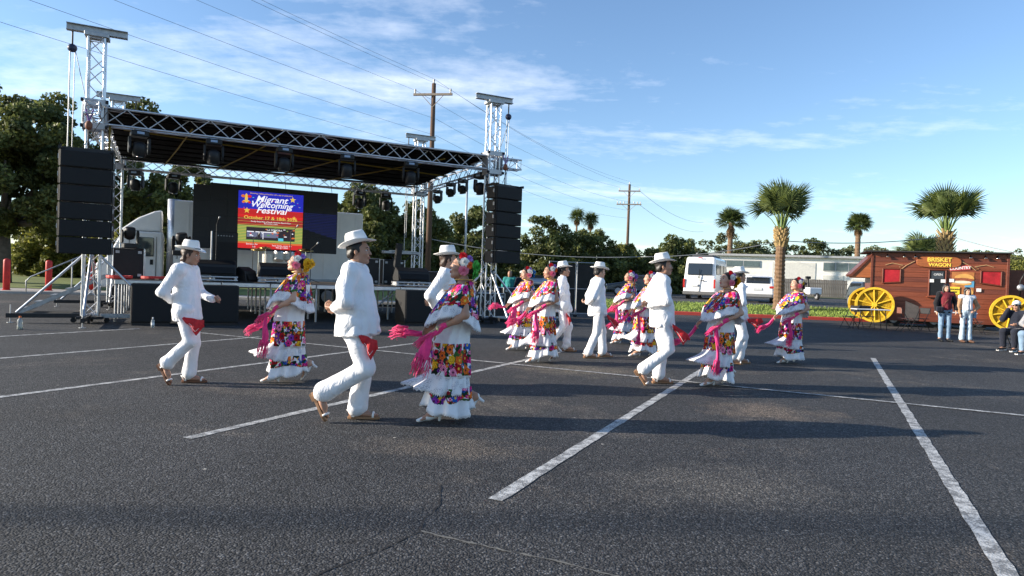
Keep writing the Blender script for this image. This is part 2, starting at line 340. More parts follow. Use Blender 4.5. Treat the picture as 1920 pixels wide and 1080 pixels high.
def tree(name, label, loc, H, Rx, lobes, nl, lsize, m, seed, trunk_h=.3, group=None, cl=.8, ncl=60, tr=.25):
    """lobes: (x,y,z,r) in units of Rx / H"""
    r = random.Random(seed); t = thing(name, label, 'tree', loc, 0, group); C = []; Q = []
    tot = sum(l[3] ** 2 for l in lobes)
    for (x, y, z, rad) in lobes:
        for i in range(max(4, int(ncl * rad ** 2 / tot))):
            d = Vector((r.gauss(0, 1), r.gauss(0, 1), r.gauss(0, 1))).normalized() * r.uniform(.55, 1.05)
            C.append((x * Rx + d.x * rad * Rx, y * Rx + d.y * rad * Rx, z * H + d.z * rad * H * .42)); Q.append(cl * r.uniform(.6, 1.3))
    leaves_mesh('crown', C, Q, nl, lsize, m, seed, t)
    b = MB(); b.cyl((0, 0, -.2), (r.uniform(-.2, .2), 0, H * trunk_h), tr, tr * .75, 9)
    for (x, y, z, rad) in lobes:
        e = Vector((x * Rx, y * Rx, z * H)); s0 = Vector((0, 0, H * trunk_h * .9)); mid = s0.lerp(e, .5) + Vector((0, 0, -.05 * H))
        b.tube([s0, mid, e], [tr * .6, tr * .38, tr * .12], 6)
    b.build('trunk', BARK, t, smooth=True); return t
tree('oak_tree', 'huge dark live oak towering behind the stage at far left edge', (-27.5, 36, .1), 10.6, 6.2,
     [(-.6, 0, .74, .5), (0, .1, .80, .52), (.55, -.1, .72, .45), (.95, 0, .58, .33), (-1, 0, .6, .4), (.3, -.4, .6, .4), (-.2, -.5, .52, .4), (.85, -.2, .42, .3), (0, .3, .62, .5), (1.1, 0, .8, .3), (1.25, .1, .5, .3), (.2, -.2, .42, .4), (-.7, -.2, .4, .4)], 112000, .108, OAK, 11, .35, cl=.7, ncl=330, tr=.42)
for i, (px, y, h, rx, lab, mm, n) in enumerate([
    (-24.5, 44, 5.6, 2.6, 'pale olive bushy tree left of the line array, above the red posts', OAK2, 20000),
    (-30.5, 45, 5.0, 2.6, 'pale green low tree at the left edge under the big oak', OAK2, 20000),
    (-22.0, 44, 8.6, 3.4, 'dark oak seen between the left line array and truck cab roof', OAK, 30000),
    (-18.6, 46, 6.2, 2.3, 'olive oak right above the white truck cab', OAK, 12000),
    (-9.6, 44, 7.6, 2.7, 'dark oak behind the right end of the screen', OAK, 22000),
    (-6.4, 46, 6.8, 2.0, 'dark oak behind the wooden utility pole', OAK, 14000),
    (-3.2, 52, 6.9, 3.1, 'round oak behind the thin lamp pole', OAK, 18000),
    (2.6, 58, 6.9, 3.6, 'olive oak directly behind the right line array', OAK, 16000),
    (7.4, 60, 6.0, 3.6, 'low oak behind the dark fence panels, left of the far power pole', OAK, 14000),
    (14.6, 60, 5.6, 2.9, 'bushy oak just behind the far power pole, left of the white van', OAK, 16000), (10.8, 64, 4.8, 2.8, 'low olive tree filling the gap left of the far power pole', OAK2, 14000)]):
    tree('oak_tree', lab, (px, y, .3), h, rx, [(0, 0, .70, .6), (-.6, 0, .52, .5), (.6, .1, .54, .5), (.1, -.45, .42, .55), (-.4, -.4, .25, .5), (.5, -.3, .22, .5), (-.85, -.1, .26, .42), (.9, -.1, .26, .42), (0, -.5, .14, .5)], int(n * 1.75), .125, mm, 20 + i, .25, 'oaks behind the stage', .6, 170)
for i, (px, y, h, rx, lab, mm) in enumerate([
    (27.5, 86, 7.2, 3.6, 'lacy tree above the building roof, left of the skirted palm', MESQ), (33, 88, 7.5, 3.8, 'lacy grey green tree behind the roof, right of the skirted palm', MESQ),
    (40, 90, 7.4, 3.8, 'lacy dark tree right behind the nearer fan palm trunk', OAK), (46.5, 90, 6.9, 3.8, 'lacy tree over the right end of the building roof', MESQ),
    (45.5, 76, 5.2, 2.6, 'yellow green bush between the white building and the wagon', OAK2), (58, 92, 7.6, 4.2, 'lacy tree behind the left part of the wagon roof', MESQ),
    (66, 92, 7.0, 4.2, 'lacy tree behind the middle of the wagon roof', MESQ), (61, 78, 5.4, 3.4, 'pale green tree low behind the wagon sign', OAK2), (74, 92, 8.2, 4.4, 'lacy tree right of the fan palm behind the wagon', MESQ),
    (79, 86, 7.0, 4.0, 'dense green tree at the right edge behind the wagon', OAK), (20.5, 84, 4.6, 3.0, 'low lacy tree behind the van roof', MESQ), (52.5, 94, 6.6, 3.8, 'lacy tree between the yellow green bush and the wagon roof', MESQ), (70.5, 96, 7.2, 4.2, 'pale lacy tree behind the right half of the wagon roof', OAK2), (37, 95, 6.2, 3.6, 'small lacy tree just left of the nearer fan palm crown', MESQ)]):
    tree('background_tree', lab, (px, y, .6), h * 1.15, rx * 1.3, [(0, 0, .68, .5), (-.5, 0, .62, .42), (.5, .1, .60, .45), (.1, -.3, .45, .5), (-.75, -.1, .42, .42), (.8, -.1, .42, .42), (-.45, -.3, .28, .5), (.5, -.3, .26, .5), (0, -.3, .18, .5), (-1.0, 0, .22, .4), (1.0, 0, .22, .4)], 18500, .13, mm, 60 + i, .2, 'trees behind the road on the right', .62, 170)
# ------------------------------------------------------------------ palms
FROND = {}
def frond_mesh(kind, pet, rad, nb, spread, droop, seed, m, pm):
    r = random.Random(seed); b = MB(); b.tube([(0, 0, 0), (pet * .5, 0, pet * .06), (pet, 0, 0)], [.035, .025, .02], 5, 1)
    for i in range(nb):
        a = (i / (nb - 1) - .5) * spread; L = rad * (1 - .25 * abs(a / (spread / 2)) ** 2) * r.uniform(.88, 1.05); w = rad * .034
        d = Vector((math.cos(a), math.sin(a), 0)); p = Vector((-d.y, d.x, 0)); o = Vector((pet, 0, 0)); fold = r.uniform(-.03, .03) * rad
        m1 = o + d * L * .55 + Vector((0, 0, fold)); e = o + d * L + Vector((0, 0, -droop * L * r.uniform(.5, 1.3) + fold))
        b.add([o, m1 + p * w, m1 - p * w, e, m1 + Vector((0, 0, -w * .8))], [(0, 2, 4), (0, 4, 1), (4, 2, 3), (1, 4, 3)], 0)
    me = bpy.data.meshes.new('frond'); me.from_pydata(b.v, [], b.f); me.materials.append(m); me.materials.append(pm); me.polygons.foreach_set('material_index', b.m); return me
PALML = leafmat('palm_leaf', (.115, .15, .05), .3); PALMD = leafmat('dark_palm_leaf', (.07, .10, .03), .3); DEADL = leafmat('dead_frond', (.19, .13, .075), .3); PETI = mat('petiole', (.16, .22, .06), .5, 0, .2)
PTRUNK = mat('palm_trunk', (.17, .105, .06), .9, 0, .4, 9, .8, 22); BOOT = mat('palm_boot', (.36, .25, .11), .8, 0, .35, 8, .4, 30)
def palm(name, label, loc, th, tr0, tr1, pet, rad, nf, seed, boots=0, skirt=0, lm=PALML, up=(10, 85), group=None, nb=34):
    r = random.Random(seed); t = thing(name, label, 'palm tree', loc, 0, group)
    prof = []; k = 40
    for i in range(k + 1):
        z = th * i / k; prof.append((tr0 + (tr1 - tr0) * i / k + (.03 * (i % 2)) + (.06 if i < 2 else 0), z))
    MB().lathe(prof, 12).build('trunk', PTRUNK, t, smooth=False)
    if boots:
        b = MB()
        for i in range(int(70)):
            a = i * 2.4; z = th - boots + boots * i / 70; ra = tr1 + .05; d = Vector((math.cos(a), math.sin(a), 0)); p = Vector((-d.y, d.x, 0))
            o = d * (ra - .06) + Vector((0, 0, z)); e = d * (ra + .09 + .05 * r.random()) + Vector((0, 0, z + .26))
            b.add([o + p * .09, o - p * .09, e - p * .05, e + p * .05, o + d * .05 - Vector((0, 0, .03)), e + d * .04], [(0, 1, 2, 3), (0, 4, 1), (1, 4, 5, 2), (4, 0, 3, 5), (2, 5, 3)])
        b.build('leaf_boots', BOOT, t)
    me = [frond_mesh(name, pet * s, rad, nb, R(230), dr, seed + j, lm, PETI) for j, (s, dr) in enumerate([(1, .12), (.85, .25), (1.1, .4)])]
    for i in range(nf):
        a = i * 2.399 + r.uniform(-.2, .2); el = R(up[0] + (up[1] - up[0]) * ((i + .5) / nf) ** .8 + r.uniform(-6, 6)); o = bpy.data.objects.new('frond', r.choice(me)); COL.objects.link(o); o.parent = t
        o.location = (tr1 * .5 * math.cos(a), tr1 * .5 * math.sin(a), th + .1 * i / nf)
        o.rotation_euler = (Matrix.Rotation(a, 3, 'Z') @ Matrix.Rotation(-el, 3, 'Y') @ Matrix.Rotation(r.uniform(-.5, .5), 3, 'X')).to_euler(); s = r.uniform(.85, 1.1); o.scale = (s, s, s)
    if skirt:
        dm = frond_mesh('dead', pet * .5, rad * .8, 16, R(110), .1, seed + 9, DEADL, DEADL)
        for i in range(16):
            a = i * 2.399; o = bpy.data.objects.new('dead_frond', dm); COL.objects.link(o); o.parent = t; o.location = (0, 0, th - skirt * (i / 16) * .5)
            o.rotation_euler = (Matrix.Rotation(a, 3, 'Z') @ Matrix.Rotation(R(72 + r.uniform(-8, 8)), 3, 'Y')).to_euler()
    return t
palm('palm_tree', 'fan palm on the grass strip right of the white SUV, thick brown trunk', (13.25, 33.1, .28), 3.95, .25, .2, 1.4, 1.1, 20, 31, boots=.8, up=(47, 89), group='fan palms on the grass strip')
palm('palm_tree', 'fan palm rising behind the brown wagon roof, bulging tan trunk top', (21.75, 33.6, .28), 4.2, .27, .27, 1.3, 1.1, 25, 2, boots=1.4, up=(46, 89), group='fan palms on the grass strip')
palm('palm_tree', 'tall palm with shaggy dead skirt behind the low white building', (26.6, 82, .7), 8.5, .34, .28, .8, 1.2, 34, 3, skirt=1.9, lm=PALMD, up=(-25, 80))
palm('palm_tree', 'distant palm over the right end of the white building', (40.2, 78, .7), 8.3, .3, .26, .6, 1.1, 34, 4, skirt=.7, lm=PALMD, up=(-30, 80))
palm('palm_tree', 'left one of two slender far palms beside the far power pole', (10.3, 110, .5), 11.4, .16, .14, .5, 1.2, 30, 5, skirt=1.0, lm=PALMD, up=(-45, 80), group='twin slender palms', nb=18)
palm('palm_tree', 'right one of two slender far palms beside the far power pole', (12.7, 111, .5), 11.0, .16, .14, .5, 1.2, 30, 6, skirt=1.6, lm=PALMD, up=(-45, 80), group='twin slender palms', nb=18)
palm('palm_tree', 'short palm with upright fronds peeking over the wagon roof', (28.8, 47, .5), 3.0, .2, .2, 1.2, 1.0, 16, 8, lm=PALML, up=(25, 85))
palm('palm_tree', 'short far palm below the slender twins', (12.4, 108, .5), 5.0, .2, .2, .6, 1.3, 24, 9, lm=PALMD, up=(-40, 80), nb=18)
# ------------------------------------------------------------------ poles and wires
WOOD = mat('weathered_pole', (.11, .068, .045), .9, 0, .3, 3, .4, 30, stretch=(1, 1, .15)); GREYW = mat('grey_crossarm', (.30, .25, .2), .85, 0, .2)
PORC = mat('porcelain', (.6, .58, .55), .3); WIRE = mat('wire', (.11, .115, .125), .6)
def lean(x, y): return Vector((x, y, 0))
def pole(label, loc, H, r, arms, ang):
    t = thing('utility_pole', label, 'utility pole', loc, ang, 'wooden utility poles')
    MB().cyl((0, 0, -.3), (0, 0, H), r, r * .68, 12).build('pole', WOOD, t, smooth=True)
    for (z, w, ins) in arms:
        a = MB().box((0, -.14, z), (w, .09, .12)).build('crossarm', GREYW, t, bevel=.01)
        MB().tube([(-w * .27, -.15, z - .05), (0, -.12, z - .65)], .018, 5).tube([(w * .27, -.15, z - .05), (0, -.12, z - .65)], .018, 5).build('arm_brace', GREYW, t)
        for x in ins: MB().lathe([(.02, 0), (.05, .06), (.03, .1), (.065, .14), (.05, .22), (.01, .26)], 8, (x, -.14, z + .05)).build('insulator', PORC, t, smooth=True)
    MB().lathe([(.02, 0), (.05, .06), (.03, .1), (.065, .14), (.05, .22), (.01, .26)], 8, (0, 0, H)).build('insulator', PORC, t, smooth=True)
    return t
P1 = Vector((-4.45, 35, 0)); P2 = Vector((11.6, 68, 0)); P0 = P1 + (P1 - P2) * 1.25; ANG = math.atan2((P2 - P1).y, (P2 - P1).x) - R(90)
pole('tall brown wooden power pole standing behind the stage roof', P1, 11.45, .165, [(10.85, 2.1, (-.95, .95))], ANG * .35)
pole('far wooden power pole with two crossarms, right of the twin palms', P2, 11.4, .17, [(10.7, 2.2, (-1, 1)), (9.35, 2.5, (-1.15, -.85, -.5, .5, .85, 1.15))], ANG * .35)
t = thing('shadow_mast', 'tall parking lot light mast standing left of the view', 'lamp post', (-45, 1.13, 0))  # out of view, added so its shadow lays a soft band across the foreground
MB().cyl((0, 0, 0), (0, 0, 17), .09, .06, 12).build('mast', GALV, t, smooth=True); MB().box((0, 0, 17.05), (1.6, .3, .14)).build('lamp_head', BLACKM, t, bevel=.02)
def wire(name, label, a, b, sag, r=.012, n=14, grp='overhead power lines'):
    a, b = Vector(a), Vector(b); pts = [a.lerp(b, i / n) - Vector((0, 0, sag * 4 * (i / n) * (1 - i / n))) for i in range(n + 1)]
    return tag(MB().tube(pts, r, 5).build(name, WIRE, smooth=True), label, 'cable', grp)
perp = Vector((math.cos(ANG * .35), math.sin(ANG * .35), 0))
for i, (o, z, nm) in enumerate([(0, 11.7, 'topmost'), (-.95, 11.1, 'left crossarm'), (.95, 11.1, 'right crossarm'), (.0, 9.6, 'upper side'), (.0, 8.75, 'middle side'), (.0, 7.95, 'lowest side')]):
    o1 = perp * o + (Vector((.2, 0, 0)) if i > 2 else Vector((0, 0, 0)))
    wire('power_line', f'{nm} power line running from upper left to the brown pole', P0 + o1 + Vector((0, 0, z)), P1 + o1 + Vector((0, 0, z)), .55, .006)
    wire('power_line', f'{nm} power line running from the brown pole to the far pole', P1 + o1 + Vector((0, 0, z)), P2 + o1 + Vector((0, 0, z)), .7, .0075)
wire('power_line', 'power line leaving the far pole towards the right, upper', P2 + Vector((.9, 0, 10.9)), P2 + Vector((17, 33, 10.9)), .9, .016); wire('power_line', 'power line leaving the far pole towards the right, lower', P2 + Vector((.9, 0, 9.5)), P2 + Vector((17, 33, 9.5)), .9, .016)
LCAB = mat('string_cable', (.25, .26, .27), .5)
for a, b, s, lab in [((P1.x, P1.y, 3.35), (6.5, 34, 2.75), .35, 'sagging grey cable from the brown pole past the right line array'), ((6.5, 34, 2.75), (13.2, 33, 3.75), .22, 'grey cable rising to the left fan palm trunk'),
                     ((13.3, 33, 3.75), (21.7, 33.5, 4.3), .22, 'grey cable strung between the two fan palm trunks'), ((21.9, 33.5, 4.3), (20.5, 24.5, 2.75), .12, 'grey cable dropping from the palm past the wagon roof to the right')]:
    o = wire('string_cable', lab, a, b, s, .022, grp='light cables strung between the palms'); o.data.materials[0] = LCAB
t = thing('lamp_pole', 'thin grey lamp pole behind the stage, left of the right line array', 'lamp post', (-3.25, 45, .2))
MB().cyl((0, 0, 0), (0, 0, 8), .09, .06, 10).build('pole', GALV, t, smooth=True); MB().box((.3, 0, 8.02), (.7, .25, .12)).build('lamp_head', BLACKM, t, bevel=.02)
# ================================================================== STAGE
FLT = Vector((-10.1, 16.0, 0)); SA = R(27); su = Vector((math.cos(SA), math.sin(SA), 0)); sv = Vector((-math.sin(SA), math.cos(SA), 0))
W, D, TH = 10.5, 6.9, 6.9
def SP(s, t, z=0): return FLT + su * s + sv * t + Vector((0, 0, z))
def sthing(name, label, cat, s, t, z=0, rot=0, group=None): return thing(name, label, cat, SP(s, t, z), SA + rot, group)
def truss(t, p0, p1, w, h, bay, m=ALU, r=.026, rb=.0125, up=Vector((0, 0, 1))):
    """box truss between local points p0,p1 (axis centre): four chords, zigzag braces on each face"""
    p0, p1 = Vector(p0), Vector(p1); d = (p1 - p0).normalized(); sx = d.cross(up).normalized(); uz = sx.cross(d).normalized()
    cor = [sx * (w / 2) * a + uz * (h / 2) * b for a, b in ((-1, -1), (1, -1), (1, 1), (-1, 1))]
    for c in cor: rod(t, 'chord', p0 + c, p1 + c, r, m, 10)
    n = max(1, round((p1 - p0).length / bay)); L = (p1 - p0).length
    for f in range(4):
        a, b = cor[f], cor[(f + 1) % 4]
        for i in range(n):
            x0 = p0 + d * (L * i / n); x1 = p0 + d * (L * (i + 1) / n)
            q = (x0 + a, x1 + b) if i % 2 == 0 else (x0 + b, x1 + a)
            rod(t, 'brace', q[0], q[1], rb, m, 6)
        for e in (p0 + d * .02, p1 - d * .02): rod(t, 'brace', e + a, e + b, rb, m, 6)
# towers with outrigger bases, sleeve blocks and head beams
def tower(label, s, t, hs, stub):
    T = sthing('truss_tower', label, 'truss tower', s, t, 0, 0, 'stage towers')
    truss(T, (0, 0, .18), (0, 0, TH - .12), .33, .33, .36, up=Vector((0, 1, 0)))
    # head beam
    MB().box((0, 0, TH), (1.25, .16, .012)).box((0, 0, TH + .15), (1.25, .16, .012)).box((0, 0, TH + .075), (1.25, .012, .14)).build('head_beam', GALV, T)
    MB().box((0, 0, TH - .06), (.5, .42, .09)).build('head_plate', GALV, T, bevel=.008)
    # base cross
    for k, a in enumerate((0, 90, 180, 270)):
        q = Matrix.Rotation(R(a), 3, 'Z'); L = 1.45; m = BLACKM if a in (180, 270) else GALV
        MB().box(q @ Vector((.2 + L / 2, 0, .17)), (L, .08, .1), q).build('base_beam', m, T, bevel=.006)
        rod(T, 'outrigger_brace', q @ Vector((1.45, 0, .24)), q @ Vector((.17, 0, 1.62)), .03, ALU, 10)
        rod(T, 'screw_jack', q @ Vector((1.56, 0, .0)), q @ Vector((1.56, 0, .42)), .013, GALV, 8)
        MB().cyl(q @ Vector((1.56, 0, .003)), q @ Vector((1.56, 0, .015)), .07, None, 12).build('foot_plate', GALV, T)
        MB().cyl(q @ Vector((.34, -.025, .065)), q @ Vector((.34, .025, .065)), .062, None, 12).build('caster', RUBBER, T)
    MB().box((0, 0, .13), (.55, .55, .06)).build('base_plate', BLACKM, T, bevel=.006)
    # sleeve block riding on the tower
    b = MB()
    for sx in (-1, 1):
        b.box((sx * .245, 0, 4.95), (.012, .46, .72)); b.box((0, sx * .245, 4.68), (.46, .012, .14)); b.box((0, sx * .245, 5.24), (.46, .012, .14))
    b.build('sleeve_block', ALU2, T, bevel=.004)
    for z in (4.66, 5.26):
        for a in (-1, 1):
            for c in (-1, 1): MB().cyl((a * .25 - .03, c * .25, z), (a * .25 + .03, c * .25, z), .045, None, 10).build('guide_roller', BLACKM, T)
    if stub: truss(T, Vector(stub[0]), Vector(stub[1]), .28, .3, .3, r=.024)
    # chain hoist on the head beam
    hx = hs * .5
    rod(T, 'hoist_hook', (hx, 0, TH - .02), (hx, 0, TH - .32), .02, BLACKM)
    MB().ell((hx, 0, TH - .42), (.105, .09, .10), 10).build('hoist_body', mat('hoist_blue', (.03, .035, .07), .4, .2), T, smooth=True)
    rod(T, 'hoist_chain', (hx - .04, 0, TH - .45), (hx - .05, 0, 2.4 if hs < 0 else 4.3), .014, GALV, 6); rod(T, 'hoist_chain', (hx + .06, 0, TH - .45), (hs * .2, 0, 5.3), .010, GALV, 6)
    rod(T, 'hoist_chain', (hx + .05, .04, TH - .45), (hx + .03, .05, 2.9 if hs < 0 else 4.3), .009, GALV, 6)
    return T
tower('front left stage tower on spread outriggers behind the left speaker array', 0, 0, -1, ((0, -.2, 5.0), (0, -.85, 5.0)))
tower('front right stage tower carrying the short truss arm', W, 0, 1, ((.2, 0, 5.0), (.95, 0, 5.0)))
tower('rear left stage tower, only its head showing beside the front left one', 0, D, 1, None)
tower('rear right stage tower behind the keyboard', W, D, -1, None)
for lab, a, b, z, hh, seg in [('front roof truss spanning above the stage', (.2, 0), (W - .2, 0), 4.96, .40, 22), ('rear roof truss above the video screen', (.2, D), (W - .2, D), 4.78, .32, 24),
                              ('right side roof truss carrying a row of spotlights', (W, .2), (W, D - .2), 4.92, .36, 15), ('left side roof truss behind the left tower', (0, .2), (0, D - .2), 4.92, .36, 15)]:
    T = sthing('roof_truss', lab, 'truss', a[0], a[1], 0, 0, 'roof trusses'); dx, dy = b[0] - a[0], b[1] - a[1]
    truss(T, (0, 0, z), (dx, dy, z), .30, hh, math.hypot(dx, dy) / seg)
# canopy
CANV = mat('dark_canopy', (.006, .005, .005), .9, 0, .25, 2.5, .2, 20, spec=.1)
T = sthing('roof_canopy', 'dark brown fabric stage roof seen from below', 'canopy', 0, 0)
b = MB(); nx, ny = 20, 14; vs = []
for layer in (0, .03):
    for j in range(ny + 1):
        for i in range(nx + 1):
            x = .12 + (W - .24) * i / nx; y = -.05 + (D + .1) * j / ny
            vs.append((x, y, 5.19 - .17 * j / ny - .05 * math.sin(math.pi * ((i % 5) / 5)) - .04 * math.sin(math.pi * ((j % 4.66) / 4.66)) + layer))
n0 = (nx + 1) * (ny + 1)
b.add(vs, [(l + j * (nx + 1) + i, l + j * (nx + 1) + i + 1, l + (j + 1) * (nx + 1) + i + 1, l + (j + 1) * (nx + 1) + i) for l in (0, n0) for j in range(ny) for i in range(nx)]
      + [(i, i + 1, n0 + i + 1, n0 + i) for i in range(nx)])
b.build('canopy_fabric', CANV, T, smooth=True)
for i in range(9):
    y = .3 + i * .78; rod(T, 'canopy_purlin', (.15, y, 5.06 - .17 * y / D), (W - .15, y, 5.06 - .17 * y / D), .02, mat('brown_purlin', (.005, .004, .004), .9, spec=.05), 6)
STRAP = mat('yellow_strap', (.20, .14, .02), .7)
for (a, b2) in [((2.1, .3), (1.4, 6.5)), ((4.2, .2), (3.0, 6.4)), ((6.8, .2), (4.9, 6.6)), ((9.0, .2), (6.6, 6.6)), ((.5, 1.5), (9.9, 2.4))]:
    MB().tube([(a[0], a[1], 4.97), ((a[0] + b2[0]) / 2, (a[1] + b2[1]) / 2, 4.86), (b2[0], b2[1], 4.80)], .022, 4).build('yellow_strap', STRAP, T)
rod(T, 'yellow_strap', (.3, .0, 4.75), (.3, .0, 3.9), .025, STRAP, 4)
# deck
DECKT = mat('deck_plywood', (.10, .085, .07), .8, 0, .3, 4, .2, 30)
T = sthing('stage_deck', 'raised stage platform on tubular metal legs', 'stage', 0, 0)
for i in range(8):
    for j in range(5):
        MB().box((.45 + 1.22 * (i + .5), .3 + 1.22 * (j + .5), 1.03), (1.212, 1.212, .05)).build('deck_panel', DECKT, T, bevel=.004)
for i in range(8): MB().box((.45 + 1.22 * (i + .5), .27, .99), (1.20, .05, .11)).build('edge_rail', ALU, T, bevel=.01)
for j in range(5): MB().box((.42, .3 + 1.22 * (j + .5), .99), (.05, 1.2, .11)).build('edge_rail', ALU, T, bevel=.01)
for i in range(9):
    for j in range(6):
        x = .49 + 1.215 * i; y = .36 + 1.2 * j
        rod(T, 'leg', (x, y, 0), (x, y, 1.0), .028, ALU2, 8)
        if i < 8 and j in (0, 3) and i % 2: rod(T, 'cross_brace', (x, y + .03, .12), (x + 1.21, y + .03, .92), .014, ALU2, 6)
T = sthing('stage_stairs', 'grey metal access stairs with handrail left of the stage', 'stairs', -1.5, 3.6)
for y in (0, .9): MB().box((.5, y, .55), (2.3, .04, .1), Matrix.Rotation(R(-28), 3, 'Y')).build('stringer', GALV, T)
MB().tube([(-.5, .9, .55), (-.5, .9, .85), (-.4, .9, .98), (1.5, .9, 2.0)], .018, 7).build('handrail', GALV, T, smooth=True); rod(T, 'rail_post', (.6, .9, .6), (.6, .9, 1.5), .018, GALV)
for k in range(6): MB().box((-.4 + k * .36, .45, .12 + k * .19), (.26, .88, .03)).build('tread', GALV, T)
# ------------------------------------------------------------------ speakers
def cabinet(T, w, h, d, taper=.02):
    MB().prism([(-d / 2, -h / 2), (d / 2, -h / 2 + taper), (d / 2, h / 2 - taper), (-d / 2, h / 2)], -w / 2 + .03, w / 2 - .03, 'x').build('cabinet', BLACK, T, bevel=.008)
    MB().box((0, -d / 2 - .012, 0), (w - .1, .02, h - .03)).build('grille', GRILLE, T, bevel=.006)
    for s in (-1, 1):
        MB().box((s * (w / 2 - .012), 0, 0), (.02, d * .8, h * .92)).build('rigging_plate', BLACKM, T, bevel=.004)
        MB().box((s * (w / 2 + .004), -d * .3, h * .1), (.02, .06, .1)).build('handle', ALU2, T)
ORD = ['topmost', 'second', 'third', 'fourth', 'fifth', 'bottom']
for side, base, rot, zt, zb in (('left', Vector((-9.84, 15.35, 0)), R(25), 3.97, 1.62), ('right', Vector((-.33, 20.65, 0)), R(40), 4.22, 1.86)):
    hh = (zt - zb) / 6
    for k in range(6):
        T = thing('line_array_speaker', f'{ORD[k]} black speaker box of the hanging {side} line array', 'speaker', base + Vector((0, 0, zt - hh * (k + .5))), rot + R(rng.uniform(-.3, .3)), f'{side} line array'); cabinet(T, 1.07, hh - .018, .5)
    T = thing('array_frame', f'black lifting frame with hook on top of the {side} line array', 'rigging frame', base + Vector((0, 0, zt)), rot, 'array lifting frames')
    MB().box((-.5, 0, .035), (.05, .6, .07)).box((.5, 0, .035), (.05, .6, .07)).box((0, 0, .05), (1.05, .08, .08)).build('frame', BLACKM, T)
    rod(T, 'hook', (0, 0, .09), (0, 0, .55), .016, BLACKM); MB().ell((0, 0, .62), (.08, .07, .11), 8).build('hoist_body', mat('rust_hoist', (.20, .07, .035), .6), T, smooth=True)
    rod(T, 'sling', (0, 0, .7), (-.07, .05, 1.0), .016, mat('purple_sling', (.22, .12, .32), .8)); rod(T, 'sling', (0, 0, .7), (.09, .0, 1.0), .016, MATS['purple_sling']); rod(T, 'hoist_chain', (-.1, 0, .12), (.35, .1, 1.0), .008, BLACKM)
for k, (s, lab) in enumerate([(1.3, 'black subwoofer on the asphalt right of the left tower base'), (2.8, 'black subwoofer on the asphalt behind the leftmost dancer'), (7.95, 'black subwoofer on the asphalt below the wedge monitor at stage right')]):
    T = sthing('subwoofer', lab, 'speaker', s, -.48, 0, R(0 if k < 2 else 3), 'subwoofers in front of the stage')
    MB().box((0, 0, .53), (.86, .8, .92)).build('cabinet', BLACK, T, bevel=.015); MB().box((0, -.407, .53), (.8, .02, .86)).build('grille', GRILLE, T, bevel=.004)
    MB().box((0, 0, .035), (.8, .7, .07)).build('skid', BLACKM, T)
    for x in (-.433, .433): MB().box((x, 0, .6), (.012, .2, .1)).build('handle', BLACKM, T)
# ------------------------------------------------------------------ moving head lights
def moving_head():
    t = thing('stage_light', 'proto', 'stage light')
    MB().box((0, 0, -.07), (.34, .3, .13)).build('base', BLACK, t, bevel=.02)
    MB().box((0, -.153, -.06), (.14, .006, .05)).build('display', mat('display_blue', (.25, .35, .5), .3), t)
    for s in (-1, 1): MB().prism([(-.07, -.14), (.07, -.14), (.09, -.4), (.03, -.5), (-.03, -.5), (-.09, -.4)], s * .19 - .025, s * .19 + .025, 'x').build('yoke_arm', BLACK, t, bevel=.012)
    h = MB().lathe([(.06, .16), (.125, .12), (.145, 0), (.135, -.12), (.12, -.17), (.10, -.175)], 14, (0, -.03, -.40), Matrix.Rotation(R(18), 3, 'X')).build('head', BLACK, t, smooth=True)
    MB().lathe([(.095, 0), (.07, -.012), (.01, -.016)], 14, (0, -.03 - .055, -.565), Matrix.Rotation(R(18), 3, 'X')).build('lens', GLASSD, h, smooth=True)
    for s in (-1, 1): MB().box((s * .1, 0, .03), (.03, .06, .1)).build('clamp', ALU2, t)
    return t
mh = moving_head(); first = [True]
def light(label, s, t, z, rot=0, flip=False, sc=1.0):
    o = mh if first[0] else copy_tree(mh); first[0] = False
    o.location = SP(s, t, z); o.rotation_euler = (R(180) if flip else 0, 0, SA + rot); o.scale = (sc,) * 3; tag(o, label, 'stage light', 'moving head stage lights'); return o
for k, (s, n) in enumerate([(.93, 'leftmost'), (2.6, 'second'), (4.33, 'middle'), (6.02, 'fourth'), (7.88, 'rightmost')]): light(f'{n} black moving light hanging under the front roof truss', s, .02, 4.72, rng.uniform(-.3, .3), sc=1.12)
for s, n in ((.56, 'first from the left tower'), (1.68, 'second from the left tower'), (8.1, 'left one beside the screen edge'), (9.15, 'right one next to the rear right tower')): light(f'black moving light under the rear roof truss, {n}', s, D, 4.58, rng.uniform(-.4, .4), sc=1.15)
for k, (t, n) in enumerate([(.7, 'largest, nearest the front right tower'), (2.2, 'second from the front tower'), (3.3, 'third from the front tower'), (4.6, 'last, hanging lowest')]): light(f'spotlight on the right side truss, {n}', W - .05, t, 4.72 - (.12 if k == 3 else 0), R(-60), sc=1.15 if k == 0 else .85)
light('moving light standing on the road case before the truck cab', .68, 2.0, 1.87, .3, True); light('moving light standing on stage beside the left screen edge', 1.95, 3.6, 1.75, -.3, True, 1.2)
